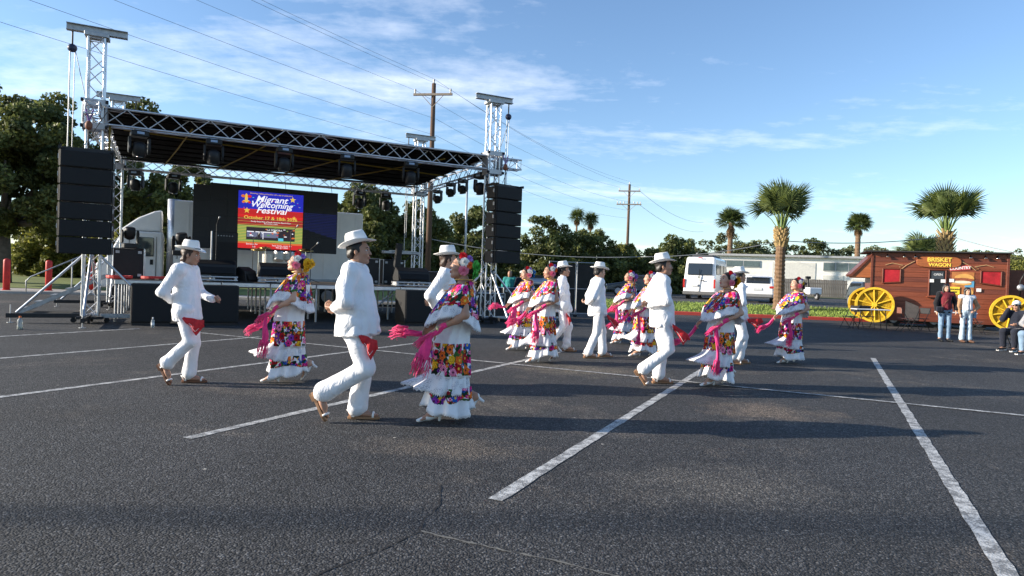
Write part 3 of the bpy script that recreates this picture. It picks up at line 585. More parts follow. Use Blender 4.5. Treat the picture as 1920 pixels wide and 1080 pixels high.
# ------------------------------------------------------------------ video screen
SCRB = mat('led_black', (.012, .013, .016), .55, 0, .1, 3)
T = sthing('video_screen', 'large black LED video wall showing a colourful festival poster', 'screen', 0, 5.6)
for i in range(9):
    for j in range(4):
        x0 = 2.28 + 4.72 / 9 * i; top = 4.18 if i == 0 else 4.27; h = (top - 2.07) / 4
        MB().box((x0 + 4.72 / 18, .05, 2.07 + h * (j + .5)), (4.72 / 9 - .004, .1, h - .004)).build('led_panel', SCRB, T)
for x in (2.6, 3.4, 4.3, 5.2, 6.1, 6.8): rod(T, 'hanging_cable', (x, .05, 4.2), (x, .4, 4.7), .008, BLACKM, 5)
def em(name, c, s=1.0): return mat(name, (.01, .01, .01), .5, 0, 0, emit=(*c, s))
PBL, PRED, PORA, PYEL, PGRN, PDK, PWHT, PGLD, PCYN = (em('screen_blue', (.012, .016, .36), .62), em('screen_red', (.50, .012, .012), .62), em('screen_orange', (.55, .13, .03), .62), em('screen_yellow', (.45, .36, .07), .62),
    em('screen_green', (.08, .24, .06), .62), em('screen_dark', (.02, .014, .02), .6), em('screen_white', (.75, .75, .8), .62), em('screen_gold', (.62, .42, .06), .62), em('screen_cyan', (.06, .35, .45), .8))
PX0, PX1, PZ0, PZ1 = 3.66, 5.79, 2.14, 4.09
P = MB(); mats = [PBL, PRED, PORA, PYEL, PGRN, PDK]
def pr(x0, x1, z0, z1, mi, y=-.006): P.add([(PX0 + (PX1 - PX0) * a, y, PZ0 + (PZ1 - PZ0) * c) for a, c in ((x0, z0), (x1, z0), (x1, z1), (x0, z1))], [(0, 1, 2, 3)], mi)
pr(0, 1, .69, 1, 0); pr(0, 1, .55, .69, 1)
for k in range(6): pr(0, 1, .55 - .012 - k * .024, .55 - k * .024, 2 if k % 2 else 1); pr(0, 1, .55 - .024 - k * .024, .55 - .012 - k * .024, 5)
for k in range(11): pr(0, 1, .406 - .013 - k * .0265, .406 - k * .0265, 3); pr(0, 1, .406 - .0265 - k * .0265, .406 - .013 - k * .0265, 4)
pr(0, 1, .085, .115, 2); pr(0, 1, 0, .085, 1)
for k in range(5): pr(0, 1, .60 + k * .018, .604 + k * .018, 5, -.008)
P.build('poster_background', mats, T)
P = MB(); mats = [PDK, PWHT, PCYN, PORA, PRED, PGRN, em('screen_slate', (.09, .10, .16), .8)]
r0 = random.Random(4)
def blob(x, z, w, h, mi, y): P.add([(PX0 + (PX1 - PX0) * (x + w * math.cos(a) * r0.uniform(.75, 1)), y, PZ0 + (PZ1 - PZ0) * (z + h * math.sin(a) * r0.uniform(.75, 1))) for a in [i * .628 for i in range(10)]], [tuple(range(10))], mi)
def pq(x0, x1, z0, z1, mi, y): P.add([(PX0 + (PX1 - PX0) * a, y, PZ0 + (PZ1 - PZ0) * c) for a, c in ((x0, z0), (x1, z0), (x1, z1), (x0, z1))], [(0, 1, 2, 3)], mi)
pq(.13, .88, .155, .375, 0, -.010); pq(.14, .62, .20, .30, 6, -.012); pq(.14, .62, .288, .303, 1, -.014); pq(.62, .70, .15, .20, 2, -.014); pq(.38, .39, .17, .29, 1, -.015); pq(.3, .345, .17, .27, 0, -.015)
for k in range(26): blob(r0.uniform(.18, .86), r0.uniform(.2, .37), r0.uniform(.01, .03), r0.uniform(.006, .016), r0.choice([0, 3, 4, 5, 1, 0]), -.016 - k * .0002)
for k in range(30): blob(r0.uniform(.08, .96), r0.uniform(.70, .9), r0.uniform(.005, .02), r0.uniform(.003, .009), r0.choice([1, 2, 4, 3, 2]), -.012 - k * .0002)
P.build('poster_picture', mats, T)['kind'] = 'stuff'
P = MB()
def star(x, z, r): P.add([(PX0 + (PX1 - PX0) * x + r * (1 if i % 2 == 0 else .42) * math.sin(i * math.pi / 5), -.018, PZ0 + (PZ1 - PZ0) * z + r * (1 if i % 2 == 0 else .42) * math.cos(i * math.pi / 5)) for i in range(10)], [tuple(range(10))])
star(.83, .9, .11); star(.13, .66, .11); star(.86, .575, .07); P.build('poster_stars', PGLD, T)['kind'] = 'stuff'
P = MB(); cx, cz = PX0 + .25, PZ0 + (PZ1 - PZ0) * .87
for mi, (x, z, w, h) in enumerate([(0, 0, .05, .17), (-.1, .07, .07, .05), (.1, .07, .07, .05), (0, -.1, .12, .04), (-.09, -.13, .05, .04), (.1, -.13, .05, .04)]):
    P.add([(cx + x + w * math.cos(i * .785), -.018 - mi * .001, cz + z + h * math.sin(i * .785)) for i in range(8)], [tuple(range(8))], mi % 3)
P.build('poster_emblem', [PGLD, PORA, PRED], T)
pm = (PX0 + PX1) / 2; RX = (R(90), 0, 0)
def pt(s, x, z, size, m, sx=1, bold=0, shear=0): text(s, size, m, T, (PX0 + (PX1 - PX0) * x, -.024, PZ0 + (PZ1 - PZ0) * z), RX, 'poster_lettering', .001, 'CENTER', sx, bold, shear)['kind'] = 'stuff'
pt('Migrant', .5, .872, .30, PWHT, 1.12, .004, .3); pt('Welcoming', .5, .775, .28, PWHT, 1.05, .004, .3); pt('Festival', .5, .675, .30, PWHT, 1.12, .004, .3)
pt('October 17 & 18th 2026', .5, .54, .155, PGLD, 1.12, .003); pt('Educating, uniting and families with a day of celebration!', .5, .965, .062, PGLD)
pt('Sunday Swap Meet of South, American Bank & Casa', .5, .475, .062, PWHT); pt('Bienvenidos a todos', .5, .445, .055, PWHT); pt('Entrance for', .22, .075, .075, PWHT); pt('food, family, music, fun', .68, .065, .07, PWHT); pt('956 @ 7.0000', .68, .03, .07, PWHT); pt('info', .25, .03, .07, PWHT); pt('LA SONORA', .56, .335, .09, PWHT)
P = MB()
for k in range(16):
    z = 3.45 - k * .055; x1 = 6.98; x0 = 5.83 if k < 11 else 5.83 + (k - 10) * .2
    P.add([(x0, -.004, z), (x1, -.004, z), (x1, -.004, z + .028), (x0, -.004, z + .028)], [(0, 1, 2, 3)])
P.build('glowing_stripes', em('screen_navy', (.008, .012, .12), .3), T)
# ------------------------------------------------------------------ gear on stage
def rcase(label, s, t, z, w, d, h, rot=0, group='road cases'):
    T = sthing('road_case', label, 'case', s, t, z, rot, group)
    MB().box((0, 0, h / 2), (w - .02, d - .02, h - .02)).build('panel', BLACK, T)
    for a in (-1, 1):
        for c in (-1, 1):
            rod(T, 'edge', (a * w / 2, c * d / 2, 0), (a * w / 2, c * d / 2, h), .013, ALU, 6)
            for zz in (0.012, h - .005): rod(T, 'edge', (-w / 2, c * d / 2, zz), (w / 2, c * d / 2, zz), .012, ALU, 6)
        for zz in (0.012, h - .005): rod(T, 'edge', (a * w / 2, -d / 2, zz), (a * w / 2, d / 2, zz), .012, ALU, 6)
        for zz in (.1, h - .1): MB().box((a * (w / 2 - .1), -d / 2 - .004, zz), (.09, .012, .07)).build('latch', GALV, T)
    return T
DZ = 1.056
rcase('upright road case on the stage corner in front of the truck cab', .68, 2.0, DZ, .72, .6, .81)
rcase('black road case on stage behind the second man hat', 7.45, 3.2, DZ, .8, .6, .86); rcase('black road case under the keyboard', 8.5, 3.7, DZ, .75, .6, .86); rcase('low black case at the right rear of the stage', 9.3, 2.2, DZ, .8, .6, .5)
T = sthing('guitar_amplifier', 'tall black guitar amplifier cabinet with pale side edge on stage', 'amplifier', 3.15, 3.6, DZ)
MB().box((0, 0, .75), (.72, .36, 1.46)).build('cabinet', BLACK, T, bevel=.015); MB().box((.02, -.19, .62), (.62, .02, 1.1)).build('grille', GRILLE, T); MB().box((-.375, 0, .75), (.03, .38, 1.48)).build('edge_strip', ALU2, T)
for k in range(6): MB().cyl((-.2 + k * .08, -.185, 1.36), (-.2 + k * .08, -.2, 1.36), .015, None, 8).build('knob', ALU2, T)
def wedge(label, s, t, w, h, rot=0, base=True):
    T = sthing('floor_monitor', label, 'monitor', s, t, DZ, rot, 'floor monitors'); z = .17 if base else .01
    MB().prism([(-.28, z), (.25, z), (.3, z + .12), (.06, z + h), (-.2, z + h * .72)], -w / 2, w / 2, 'x').build('cabinet', BLACK, T, bevel=.012)
    g = MB().box((0, 0, 0), (w - .08, .015, h * .62), Matrix.Rotation(R(-38), 3, 'X')).build('grille', GRILLE, T); g.location = (0, -.262, z + h * .38)
    if base:
        for y in (-.25, .22):
            rod(T, 'stand_rail', (-w / 2 - .05, y, .13), (w / 2 + .05, y, .13), .028, ALU, 8); rod(T, 'stand_rail', (-w / 2 - .05, y, .04), (w / 2 + .05, y, .04), .022, ALU, 8)
        for x in (-w / 2, 0, w / 2): MB().box((x, -.02, .085), (.06, .5, .12)).build('stand_bracket', ALU2, T)
    return T
wedge('long black floor monitor on a silver frame, leftmost on the stage edge', 2.72, .95, 1.1, .42); wedge('long black floor monitor on a silver frame, behind the first lady', 4.4, .95, 1.05, .40); wedge('black wedge monitor on a silver frame right of the second man', 8.25, .75, 1.0, .42)
wedge('small black monitor turned on its corner between the two long ones', 3.52, 1.0, .42, .42, R(40), False)
def micstand(label, s, t, h, boom=.3):
    T = sthing('microphone_stand', label, 'mic stand', s, t, DZ, 0, 'microphone stands'); rod(T, 'pole', (0, 0, .02), (0, 0, h), .011, BLACKM)
    for k in range(3): rod(T, 'leg', (0, 0, .1), (.28 * math.cos(k * 2.09), .28 * math.sin(k * 2.09), .01), .009, BLACKM, 6)
    rod(T, 'boom', (0, 0, h), (boom * .4, -boom, h + .15), .009, BLACKM, 6); MB().cyl((boom * .4, -boom, h + .15), (boom * .4 + .02, -boom - .14, h + .2), .016, .026, 8).build('microphone', ALU2, T, smooth=True)
micstand('microphone on a straight stand before the guitar amplifier', 2.85, 2.5, 1.65, .1); micstand('boom microphone stand in front of the festival poster', 4.95, 2.6, 1.55); micstand('low boom microphone stand right of the drum kit', 5.75, 3.6, 1.1); micstand('dark microphone stand left of the drums', 3.85, 2.4, 1.25)
CREAM = mat('cream_drum_shell', (.62, .60, .54), .3, 0, .08, coat=.4); BRASS = mat('cymbal_brass', (.35, .25, .08), .3, .9)
T = sthing('drum_kit', 'cream drum kit with brass cymbals at the middle of the stage', 'drum kit', 4.95, 4.2, DZ)
MB().cyl((0, -.25, .3), (0, .2, .3), .28, None, 20).build('bass_drum', CREAM, T, smooth=False); MB().cyl((-.42, .1, .55), (-.42, .1, .88), .2, None, 18).build('floor_tom', CREAM, T)
for x in (-.14, .2):
    d = MB().cyl((x, -.1, .68), (x + .02, -.02, .92), .16, None, 18).build('tom', CREAM, T); MB().cyl((x + .02, -.018, .92), (x + .022, -.01, .945), .165, None, 18).build('hoop', CHROME, d)
for x, y, h, r in ((-.75, 0, 1.02, .24), (.75, .1, 1.08, .26), (-.5, .35, 1.1, .2)):
    rod(T, 'cymbal_stand', (x, y, 0), (x, y, h), .012, CHROME); MB().lathe([(r, -.015), (r * .5, .01), (.04, .02), (.03, .035), (.005, .04)], 18, (x, y, h), Matrix.Rotation(R(12), 3, 'X')).build('cymbal', BRASS, T, smooth=True)
    for k in range(3): rod(T, 'stand_leg', (x, y, .25), (x + .25 * math.cos(k * 2.1), y + .25 * math.sin(k * 2.1), .01), .009, CHROME, 6)
T = sthing('keyboard', 'silver synthesizer keyboard on a stand at the right of the stage', 'keyboard', 9.05, 4.5, DZ)
MB().box((0, 0, 1.15), (1.3, .35, .1)).build('case', ALU2, T, bevel=.015); MB().box((.05, -.12, 1.21), (1.0, .12, .02)).build('keys', WHITEP, T)
rod(T, 'stand_leg', (-.45, 0, 0), (.4, 0, 1.1), .02, BLACKM); rod(T, 'stand_leg', (.45, 0, 0), (-.4, 0, 1.1), .02, BLACKM); text('KORG', .09, BLACKM, T, (-.25, -.178, 1.15), RX, 'lettering', .001)
T = sthing('leaning_post', 'black slanted keyboard column behind the wedge monitor', 'stand', 8.35, 2.6, DZ); MB().box((0, 0, .7), (.2, .16, 1.4), Matrix.Rotation(R(6), 3, 'Y')).build('column', BLACK, T, bevel=.02); MB().box((.05, 0, .015), (.5, .4, .03)).build('foot', BLACKM, T)
T = sthing('stage_cables', 'black cables tangled along the front edge of the stage', 'cables', 0, 0)
for k in range(9):
    x = rng.uniform(1.2, 9); pts = []
    for i in range(12): pts.append((x + i * .16 * (1 if k % 2 else -1) * .6, .42 + rng.uniform(0, .3), DZ + .012 + .006 * (k % 3)))
    MB().tube(pts, .011, 5).build('cable', RUBBER, T)
# ------------------------------------------------------------------ box truck behind the stage
T = sthing('box_truck', 'white box truck with rounded cab fairing parked behind the stage', 'truck', 0, 7.8)
MB().box((5.1, 1.2, 2.42), (6.8, 2.4, 2.76)).build('cargo_box', WHITEP, T, bevel=.05, seg=2)
MB().lathe([(.2, 1.06), (.2, 3.82)], 12, (1.72, .2, 0)).build('corner_cap', ALU, T, smooth=True)
for x in np.linspace(2.2, 8.2, 11): MB().box((float(x), -.008, 2.4), (.04, .016, 2.6)).build('rivet_seam', WHITEP, T)
MB().box((5.1, -.02, 1.08), (6.8, .06, .1)).build('skirt_rail', ALU2, T)
cab = MB().prism([(-.62, .62), (1.42, .62), (1.42, 2.62), (.15, 2.62), (-.28, 1.7), (-.62, 1.45)], .15, 2.25, 'y').build('cab', WHITEP, T, bevel=.08, seg=3)
MB().prism([(.05, 2.64), (1.36, 2.64), (1.36, 3.42), (1.1, 3.36), (.6, 3.1)], .3, 2.1, 'y').build('roof_fairing', WHITEP, T, bevel=.08, seg=3)
MB().prism([(.42, 1.75), (1.12, 1.75), (1.12, 2.42), (.62, 2.42)], .10, .14, 'y').build('side_window', mat('cab_glass', (.03, .05, .06), .06, 0, .1, spec=.9), T, bevel=.02)
MB().add([(-.31, .35, 1.72), (-.31, 2.05, 1.72), (.11, 2.0, 2.55), (.11, .4, 2.55)], [(0, 1, 2, 3)]).build('windscreen', MATS['cab_glass'], T).location = (-.02, 0, .01)
for x_ in (.36, 1.2): MB().box((x_, .142, 1.6), (.014, .02, 1.7)).build('door_seam', BLACK, T)
MB().box((.78, .14, 1.15), (.8, .016, 1.05)).build('door', WHITEP, T, bevel=.006); MB().box((1.06, .125, 1.55), (.1, .03, .18)).build('door_handle', BLACK, T)
MB().tube([(-.25, .05, 1.7), (-.3, -.05, 2.0), (-.25, -.05, 2.2)], .03, 6).build('mirror', BLACK, T)
for x in (.25, 6.2, 7.2):
    w = MB().cyl((x, .12, .45), (x, .42, .45), .45, None, 20).build('wheel', RUBBER, T); MB().cyl((x, .1, .45), (x, .14, .45), .24, None, 16).build('rim', ALU2, w)
MB().box((-.6, 1.2, .75), (.12, 2.1, .3)).build('bumper', ALU2, T, bevel=.03); MB().box((4.5, 1.2, .8), (8, .9, .2)).build('chassis', BLACKM, T)
for k in range(2):
    T = sthing('red_tray', ['red plastic tray on the stage left corner', 'red plastic tray beside the road case on stage'][k], 'tray', [.52, 1.3][k], [1.0, 1.05][k], DZ, 0, 'red trays on the stage'); MB().lathe([(.26, 0), (.3, .03), (.3, .09), (.27, .09), (.24, .03), (.01, .03)], 16).build('tray', REDP, T)
# gear right of the stage
def scase(label, x, y, w, d, h, rot, z=0):
    T = rcase(label, 0, 0, 0, w, d, h, 0, 'cases beside the right tower'); T.location = (x, y, z); T.rotation_euler.z = rot
scase('large black case stack right of the front right tower', .1, 23.2, 1.3, .9, 1.1, SA); scase('black case with console on top behind the pair of ladies', 1.0, 23.6, 1.2, .8, 1.25, SA); scase('black case behind the right tower base', -.9, 22.4, 1.1, .8, .9, SA)
T = thing('mixing_console', 'grey mixing console lying on a black case', 'console', (1.0, 23.6, 1.262), SA)
MB().prism([(-.35, 0), (.35, 0), (.35, .22), (-.35, .08)], -.55, .55, 'x').build('console_body', ALU2, T, bevel=.01); MB().box((0, .3, .26), (.5, .04, .1)).build('meter_bridge', BLACK, T)
SCRIM = mat('dark_scrim', (.03, .028, .026), .9, 0, .3, 3, .2, 60)
for k, x in enumerate((1.45, 2.55)):
    T = thing('scrim_panel', ['dark meshed crowd panel on casters, left of two', 'dark meshed crowd panel on casters, right of two'][k], 'barrier', (x + .5, 26 + .15 * k, 0), R(4), 'dark crowd panels')
    MB().box((0, 0, 1.12), (1.0, .012, 1.9)).build('mesh_sheet', SCRIM, T)
    for a in (-.52, .52): rod(T, 'frame_post', (a, 0, .1), (a, 0, 2.15), .022, ALU2); MB().cyl((a, -.03, .05), (a, .03, .05), .05, None, 10).build('caster', RUBBER, T)
    for z in (.14, 1.1, 2.13): rod(T, 'frame_rail', (-.52, -.012, z), (.52, -.012, z), .018, ALU2)
# bollards and bottles
for k, (x, y, lab) in enumerate([(-22.75, 30, 'red bollard at the far left edge of the photo'), (-21.55, 31, 'red bollard second from the left edge'), (-20.9, 33.2, 'red bollard partly hidden by the left outrigger brace'), (-19.2, 32.6, 'red bollard right behind the left tower')]):
    T = thing('bollard', lab, 'bollard', (x, y, .08), 0, 'red bollards'); MB().lathe([(.135, 0), (.135, 1.34), (.12, 1.40), (.06, 1.43), (.005, 1.435)], 18).build('post', REDP, T, smooth=True); MB().lathe([(.19, 0), (.19, .03), (.14, .05), (.01, .05)], 16).build('foot_ring', REDP, T)
PET = mat('clear_plastic', (.55, .58, .58), .12, 0, .05, trans=.6)
T = thing('water_bottle', 'plastic drink bottle with orange cap on the asphalt at far left', 'bottle', (-10.2, 13.85, 0)); MB().lathe([(.05, 0), (.055, .02), (.053, .09), (.045, .11), (.053, .14), (.05, .19), (.02, .235), (.02, .25)], 14).build('bottle_body', PET, T, smooth=True)
MB().lathe([(.052, .012), (.052, .05), (.01, .05)], 14).build('drink', mat('yellow_drink', (.5, .5, .1), .3), T); MB().lathe([(.024, .245), (.024, .28), (.01, .283)], 12).build('cap', mat('orange_cap', (.7, .15, .03), .5), T)
T = thing('water_bottle', 'small clear bottle standing before the left subwoofer', 'bottle', (-8.22, 15.3, 0)); MB().lathe([(.035, 0), (.038, .02), (.036, .15), (.015, .2), (.015, .22)], 12).build('bottle_body', PET, T, smooth=True); MB().lathe([(.018, .215), (.018, .24), (.005, .242)], 10).build('cap', WHITEP, T); MB().lathe([(.0375, .06), (.0375, .12)], 12).build('paper_label', WHITEP, T)
# ================================================================== RIGHT SIDE: building, fence, vehicles, food wagon
BWALL = mat('cream_stucco', (.85, .82, .75), .85, 0, .08, 2, .15, 40); BGREY = mat('grey_trim', (.42, .42, .42), .7)
T = thing('building', 'long low white building with flat roof behind the road', 'building', (18.3, 73.5, .6), R(-15))
MB().box((10.2, 4, 2.05), (20.4, 8, 4.1)).build('wall', BWALL, T); MB().box((10.2, 3.9, 4.2), (20.9, 8.6, .22)).build('roof', BGREY, T)
for x0, x1, z0, z1, k in ((3.2, 8.4, 2.9, 3.65, 3), (14.6, 19.4, 2.75, 3.65, 4)):
    w = MB().box(((x0 + x1) / 2, -.02, (z0 + z1) / 2), (x1 - x0, .1, z1 - z0)).build('window', BGREY, T)
    for i in range(k): MB().box((x0 + (x1 - x0) * (i + .5) / k, -.08, (z0 + z1) / 2), ((x1 - x0) / k - .12, .03, z1 - z0 - .14)).build('pane', mat('far_glass', (.10, .14, .15), .12, 0, .2, spec=.8), w)
for x0, x1, z0, z1 in ((9.6, 13.9, .9, 3.55), (14.6, 16.6, 0, 2.3), (17.4, 19.2, 0, 2.0)): MB().box(((x0 + x1) / 2, -.015, (z0 + z1) / 2), (x1 - x0, .06, z1 - z0)).build('wall_panel', mat('pale_panel', (.68, .66, .6), .8, 0, .1), T, bevel=.02)
T = thing('garden_wall', 'low cream wall left of the white van beyond the road', 'wall', (12.0, 70, .5), 0); MB().box((2.5, 0, .95), (8.0, .3, 1.9)).build('wall', BWALL, T); MB().box((2.5, 0, 1.95), (8.1, .4, .12)).build('coping', BGREY, T)
FEN = mat('fence_wood', (.30, .24, .19), .85, 0, .25, 1.5, .3, 20)
T = thing('wooden_fence', 'grey brown slatted fence in front of the white building', 'fence', (26.0, 64, .55), R(-2))
fm = None
for i in range(36):
    o = MB().box((0, 0, .9), (.145, .03, 1.75)).build('slat', FEN, T) if fm is None else bpy.data.objects.new('slat', fm)
    if fm is None: fm = o.data
    else: COL.objects.link(o); o.parent = T
    o.location = (i * .17, 0, rng.uniform(-.02, .02))
for z in (.4, 1.4): MB().box((3.0, .05, z), (6.2, .05, .1)).build('rail', FEN, T)
# ---- vehicles
CARW = mat('white_car_paint', (.80, .80, .80), .25, 0, .03, 2, coat=.6); LAMPR = mat('tail_lamp', (.45, .02, .02), .2, coat=.5); PLATE = mat('number_plate', (.6, .62, .62), .5); CARK = mat('black_car_paint', (.02, .02, .022), .2, coat=.6)
def wheel(T, x, y, r=.35, w=.22):
    o = MB().cyl((x - w / 2, y, r), (x + w / 2, y, r), r, None, 18).build('wheel', RUBBER, T, bevel=.02); MB().cyl((x - w / 2 - .01, y, r), (x + w / 2 + .01, y, r), r * .6, None, 14).build('rim', ALU2, o)
# van: local y = travel direction (away from camera), rear at y=0
T = thing('passenger_van', 'tall white passenger van seen from behind, roof rack on top', 'van', (12.33, 44.0, .40), R(-27)); T.scale = (1.06,) * 3
def body(T, name, prof, halfw, m, bev=.1):   # profile in (y,z), widths shrink upwards
    b = MB(); n = len(prof); zs = [p[1] for p in prof]; z0, z1 = min(zs), max(zs); vs = []
    for s in (-1, 1):
        for (y, z) in prof: k = (z - z0) / (z1 - z0); vs.append((s * halfw(k), y, z))
    b.add(vs, [tuple(range(n)), tuple(reversed(range(n, 2 * n)))] + [(i, (i + 1) % n, n + (i + 1) % n, n + i) for i in range(n)]); return b.build(name, m, T, bevel=bev, seg=3, smooth=False)
body(T, 'body', [(0, .35), (5.9, .35), (5.95, .95), (5.0, 1.35), (4.3, 2.35), (3.9, 2.7), (.25, 2.72), (.05, 1.3)], lambda k: 1.0 - .12 * k ** 2, CARW, .14)
MB().box((0, 0, 0), (1.5, .06, .74), Matrix.Rotation(R(-8), 3, 'X')).build('rear_window', GLASSD, T, bevel=.03, seg=2, loc=(0, .085, 1.95))
MB().box((0, -.03, .45), (1.95, .18, .22)).build('bumper', mat('grey_bumper', (.12, .12, .12), .6), T, bevel=.04); MB().box((0, -.02, 1.2), (.012, .05, 1.5)).build('door_gap', BLACK, T); MB().box((-.3, -.03, .95), (.42, .03, .13)).build('number_plate', PLATE, T); MB().box((.2, -.05, 1.25), (.22, .03, .05)).build('door_handle', BLACK, T)
MB().cyl((-.02, -.035, 1.45), (-.02, -.055, 1.45), .07, None, 16).build('emblem', CHROME, T); MB().box((0, .12, 2.66), (.25, .06, .05)).build('brake_light', LAMPR, T)
for s in (-1, 1): MB().box((s * .93, .02, 1.05), (.12, .1, .55)).build('tail_light', LAMPR, T, bevel=.02)
for y in (.9, 2.2, 3.4): MB().box((.955, y, 1.95), (.03, 1.0, .62)).build('side_window', GLASSD, T, bevel=.03); MB().box((-.955, y, 1.95), (.03, 1.0, .62)).build('side_window', GLASSD, T, bevel=.03)
for y in (1.0, 4.7):
    for s in (-.85, .85): wheel(T, s, y)
MB().box((0, 2.0, 2.80), (1.3, 2.4, .14)).build('roof_unit', mat('dark_grey', (.06, .06, .065), .6), T, bevel=.04)
# SUV
T = thing('parked_suv', 'white SUV parked beyond the grass strip, right of the van', 'car', (14.95, 40.6, .42), R(-21))
body(T, 'body', [(0, .35), (4.7, .35), (4.75, .85), (3.7, 1.05), (2.9, 1.62), (.5, 1.68), (.1, 1.15), (-.03, .9)], lambda k: .97 - .16 * k ** 1.6, CARW, .12)
MB().box((0, 0, 0), (1.36, .05, .46), Matrix.Rotation(R(-37), 3, 'X')).build('rear_window', GLASSD, T, bevel=.02, seg=2, loc=(0, .27, 1.40))
for s in (-1, 1): MB().box((s * .8, -.01, 1.0), (.28, .08, .14)).build('tail_light', LAMPR, T, bevel=.02)
MB().box((0, -.045, .88), (.5, .03, .14)).build('number_plate', PLATE, T); MB().box((0, -.04, .48), (1.7, .1, .2)).build('bumper', mat('grey_bumper2', (.2, .2, .2), .6), T, bevel=.03); MB().box((0, .25, 1.7), (1.2, .25, .05)).build('spoiler', CARW, T, bevel=.02)
for y in (.85, 3.8):
    for s in (-.82, .82): wheel(T, s, y, .36)
for s in (-1, 1): MB().box((s * .86, 1.6, 1.32), (.03, 2.0, .38)).build('side_window', GLASSD, T, bevel=.03)
# dark car and dark jeep
def darkcar(label, loc, rz, name='parked_car'):
    T = thing(name, label, 'car', loc, rz)
    body(T, 'body', [(0, .35), (4.4, .35), (4.45, .8), (3.4, .98), (2.7, 1.5), (.6, 1.55), (.1, 1.0)], lambda k: .95 - .18 * k ** 1.5, CARK, .1)
    for s in (-1, 1): MB().box((s * .8, 1.6, 1.25), (.06, 1.8, .36)).build('side_window', GLASSD, T); MB().box((s * .7, 4.45, .75), (.3, .06, .16)).build('headlight', mat('headlamp', (.7, .7, .72), .1), T, bevel=.02)
    MB().box((0, 4.47, .55), (1.1, .05, .2)).build('grille', CHROME, T)
    for y in (.8, 3.6):
        for s in (-.82, .82): wheel(T, s, y, .36)
    return T
darkcar('dark car parked on the road left of the white van', (11.2, 47, .45), R(75)); darkcar('dark off-road vehicle facing us just left of the wagon', (21.7, 41.5, .42), R(170), 'parked_jeep')
T = thing('light_tower_trailer', 'small white lighting trailer with folded mast near the fence', 'trailer', (23.9, 53, .55), R(10))
MB().box((0, 0, .7), (1.1, .8, .55)).build('engine_box', CARW, T, bevel=.06); MB().box((-.7, 0, .45), (.9, .06, .06)).build('drawbar', ALU2, T); rod(T, 'mast', (-.35, 0, .95), (-.45, 0, 1.75), .05, BLACKM); MB().box((-.45, 0, 1.75), (.4, .2, .22)).build('lamp_head', BLACK, T, bevel=.03)
wheel(T, .1, -.42, .28, .16)
# ---- food wagon
WANG = math.atan2(-1.82, 4.55)
def woodm(name, col, var=.3): return mat(name, col, .5, 0, var, 2.2, .15, 8, stretch=(.35, 1, 7), coat=.1)
WD = woodm('red_wood', (.20, .052, .024), .4); WD2 = woodm('dark_red_wood', (.13, .032, .016)); WD3 = woodm('orange_wood', (.33, .10, .03))
T = thing('food_wagon', 'reddish brown wooden food wagon with yellow lettering', 'food wagon', (14.98, 27.85, 0), WANG)
WL = 4.74
for i in range(14): MB().box((WL / 2, .02, .24 + (i + .5) * .2), (WL, .04 + rng.uniform(-.004, .004), .195)).build('plank', WD if rng.random() < .75 else woodm('red_wood_b', (.14, .038, .022)), T, bevel=.006)
MB().box((WL / 2, 1.2, 1.65), (WL - .04, 2.3, 2.75)).build('body_box', WD2, T); MB().box((WL / 2 - .1, 1.05, 3.075), (WL + .35, 2.7, .05)).build('roof', mat('roof_felt', (.03, .03, .03), .8), T)
MB().box((WL / 2, .05, 3.0), (WL + .06, .1, .08)).build('eave_board', WD2, T)
for x in (.01, WL - .01): MB().box((x, -.015, 1.65), (.09, .05, 2.78)).build('corner_post', WD2, T, bevel=.008)
# driver's hood at the left end
MB().prism([(0, 2.95), (-.70, 2.1), (-.62, 1.98), (0, 1.98)], .02, 2.2, 'y').build('hood', WD3, T); h = MB().prism([(.05, 3.02), (-.79, 2.1), (-.72, 2.02), (.05, 2.92)], -.04, 2.26, 'y').build('hood_roof', WD2, T)
def framed(x0, x1, z0, z1, m, nm, skew=0):
    w = MB().prism([(x0, z0 + skew), (x1, z0), (x1, z1), (x0, z1)], -.03, .0, 'y').build(nm, m, T)
    for a, b2 in (((x0, z0 + skew), (x1, z0)), ((x1, z0), (x1, z1)), ((x0, z1), (x1, z1)), ((x0, z0 + skew), (x0, z1))): rod(w, 'frame', (a[0], -.03, a[1]), (b2[0], -.03, b2[1]), .035, WD2, 4)
REDC = mat('red_curtain', (.36, .012, .02), .8, 0, .35, 3, .4, 14)
framed(.42, 1.06, 1.82, 2.36, REDC, 'curtained_window', -.05); framed(3.84, 4.52, 1.78, 2.36, REDC, 'curtained_window', .1)
framed(2.08, 2.66, 1.30, 2.36, mat('dark_opening', (.012, .012, .014), .3), 'serving_window'); MB().box((2.37, -.12, 1.27), (.75, .22, .04)).build('serving_shelf', WD, T)
MB().box((2.36, -.05, 2.15), (.42, .012, .3)).build('chalk_sign', mat('chalkboard', (.04, .05, .06), .6), T); text('OPEN', .12, WHITEP, T, (2.38, -.06, 2.17), RX)
for x, z in ((2.16, 1.92), (2.56, 1.92), (2.85, 1.95), (3.78, 1.6)): MB().box((x, -.055, z), (.16, .008, .13)).build('paper_notice', WHITEP, T)
MB().prism([(2.38 + .78 * math.copysign(abs(math.cos(a)) ** .6, math.cos(a)), 2.68 + .235 * math.copysign(abs(math.sin(a)) ** .7, math.sin(a))) for a in [i * math.pi / 16 for i in range(32)]], -.07, -.005, 'y').build('sign_board', WD3, T, bevel=.012)
GOLD = mat('sign_yellow', (.80, .58, .08), .5); text('BRISKET', .235, GOLD, T, (2.40, -.078, 2.765), RX, extrude=.012, bold=.006); text('WAGON', .19, GOLD, T, (2.42, -.078, 2.56), RX, extrude=.012, bold=.006)
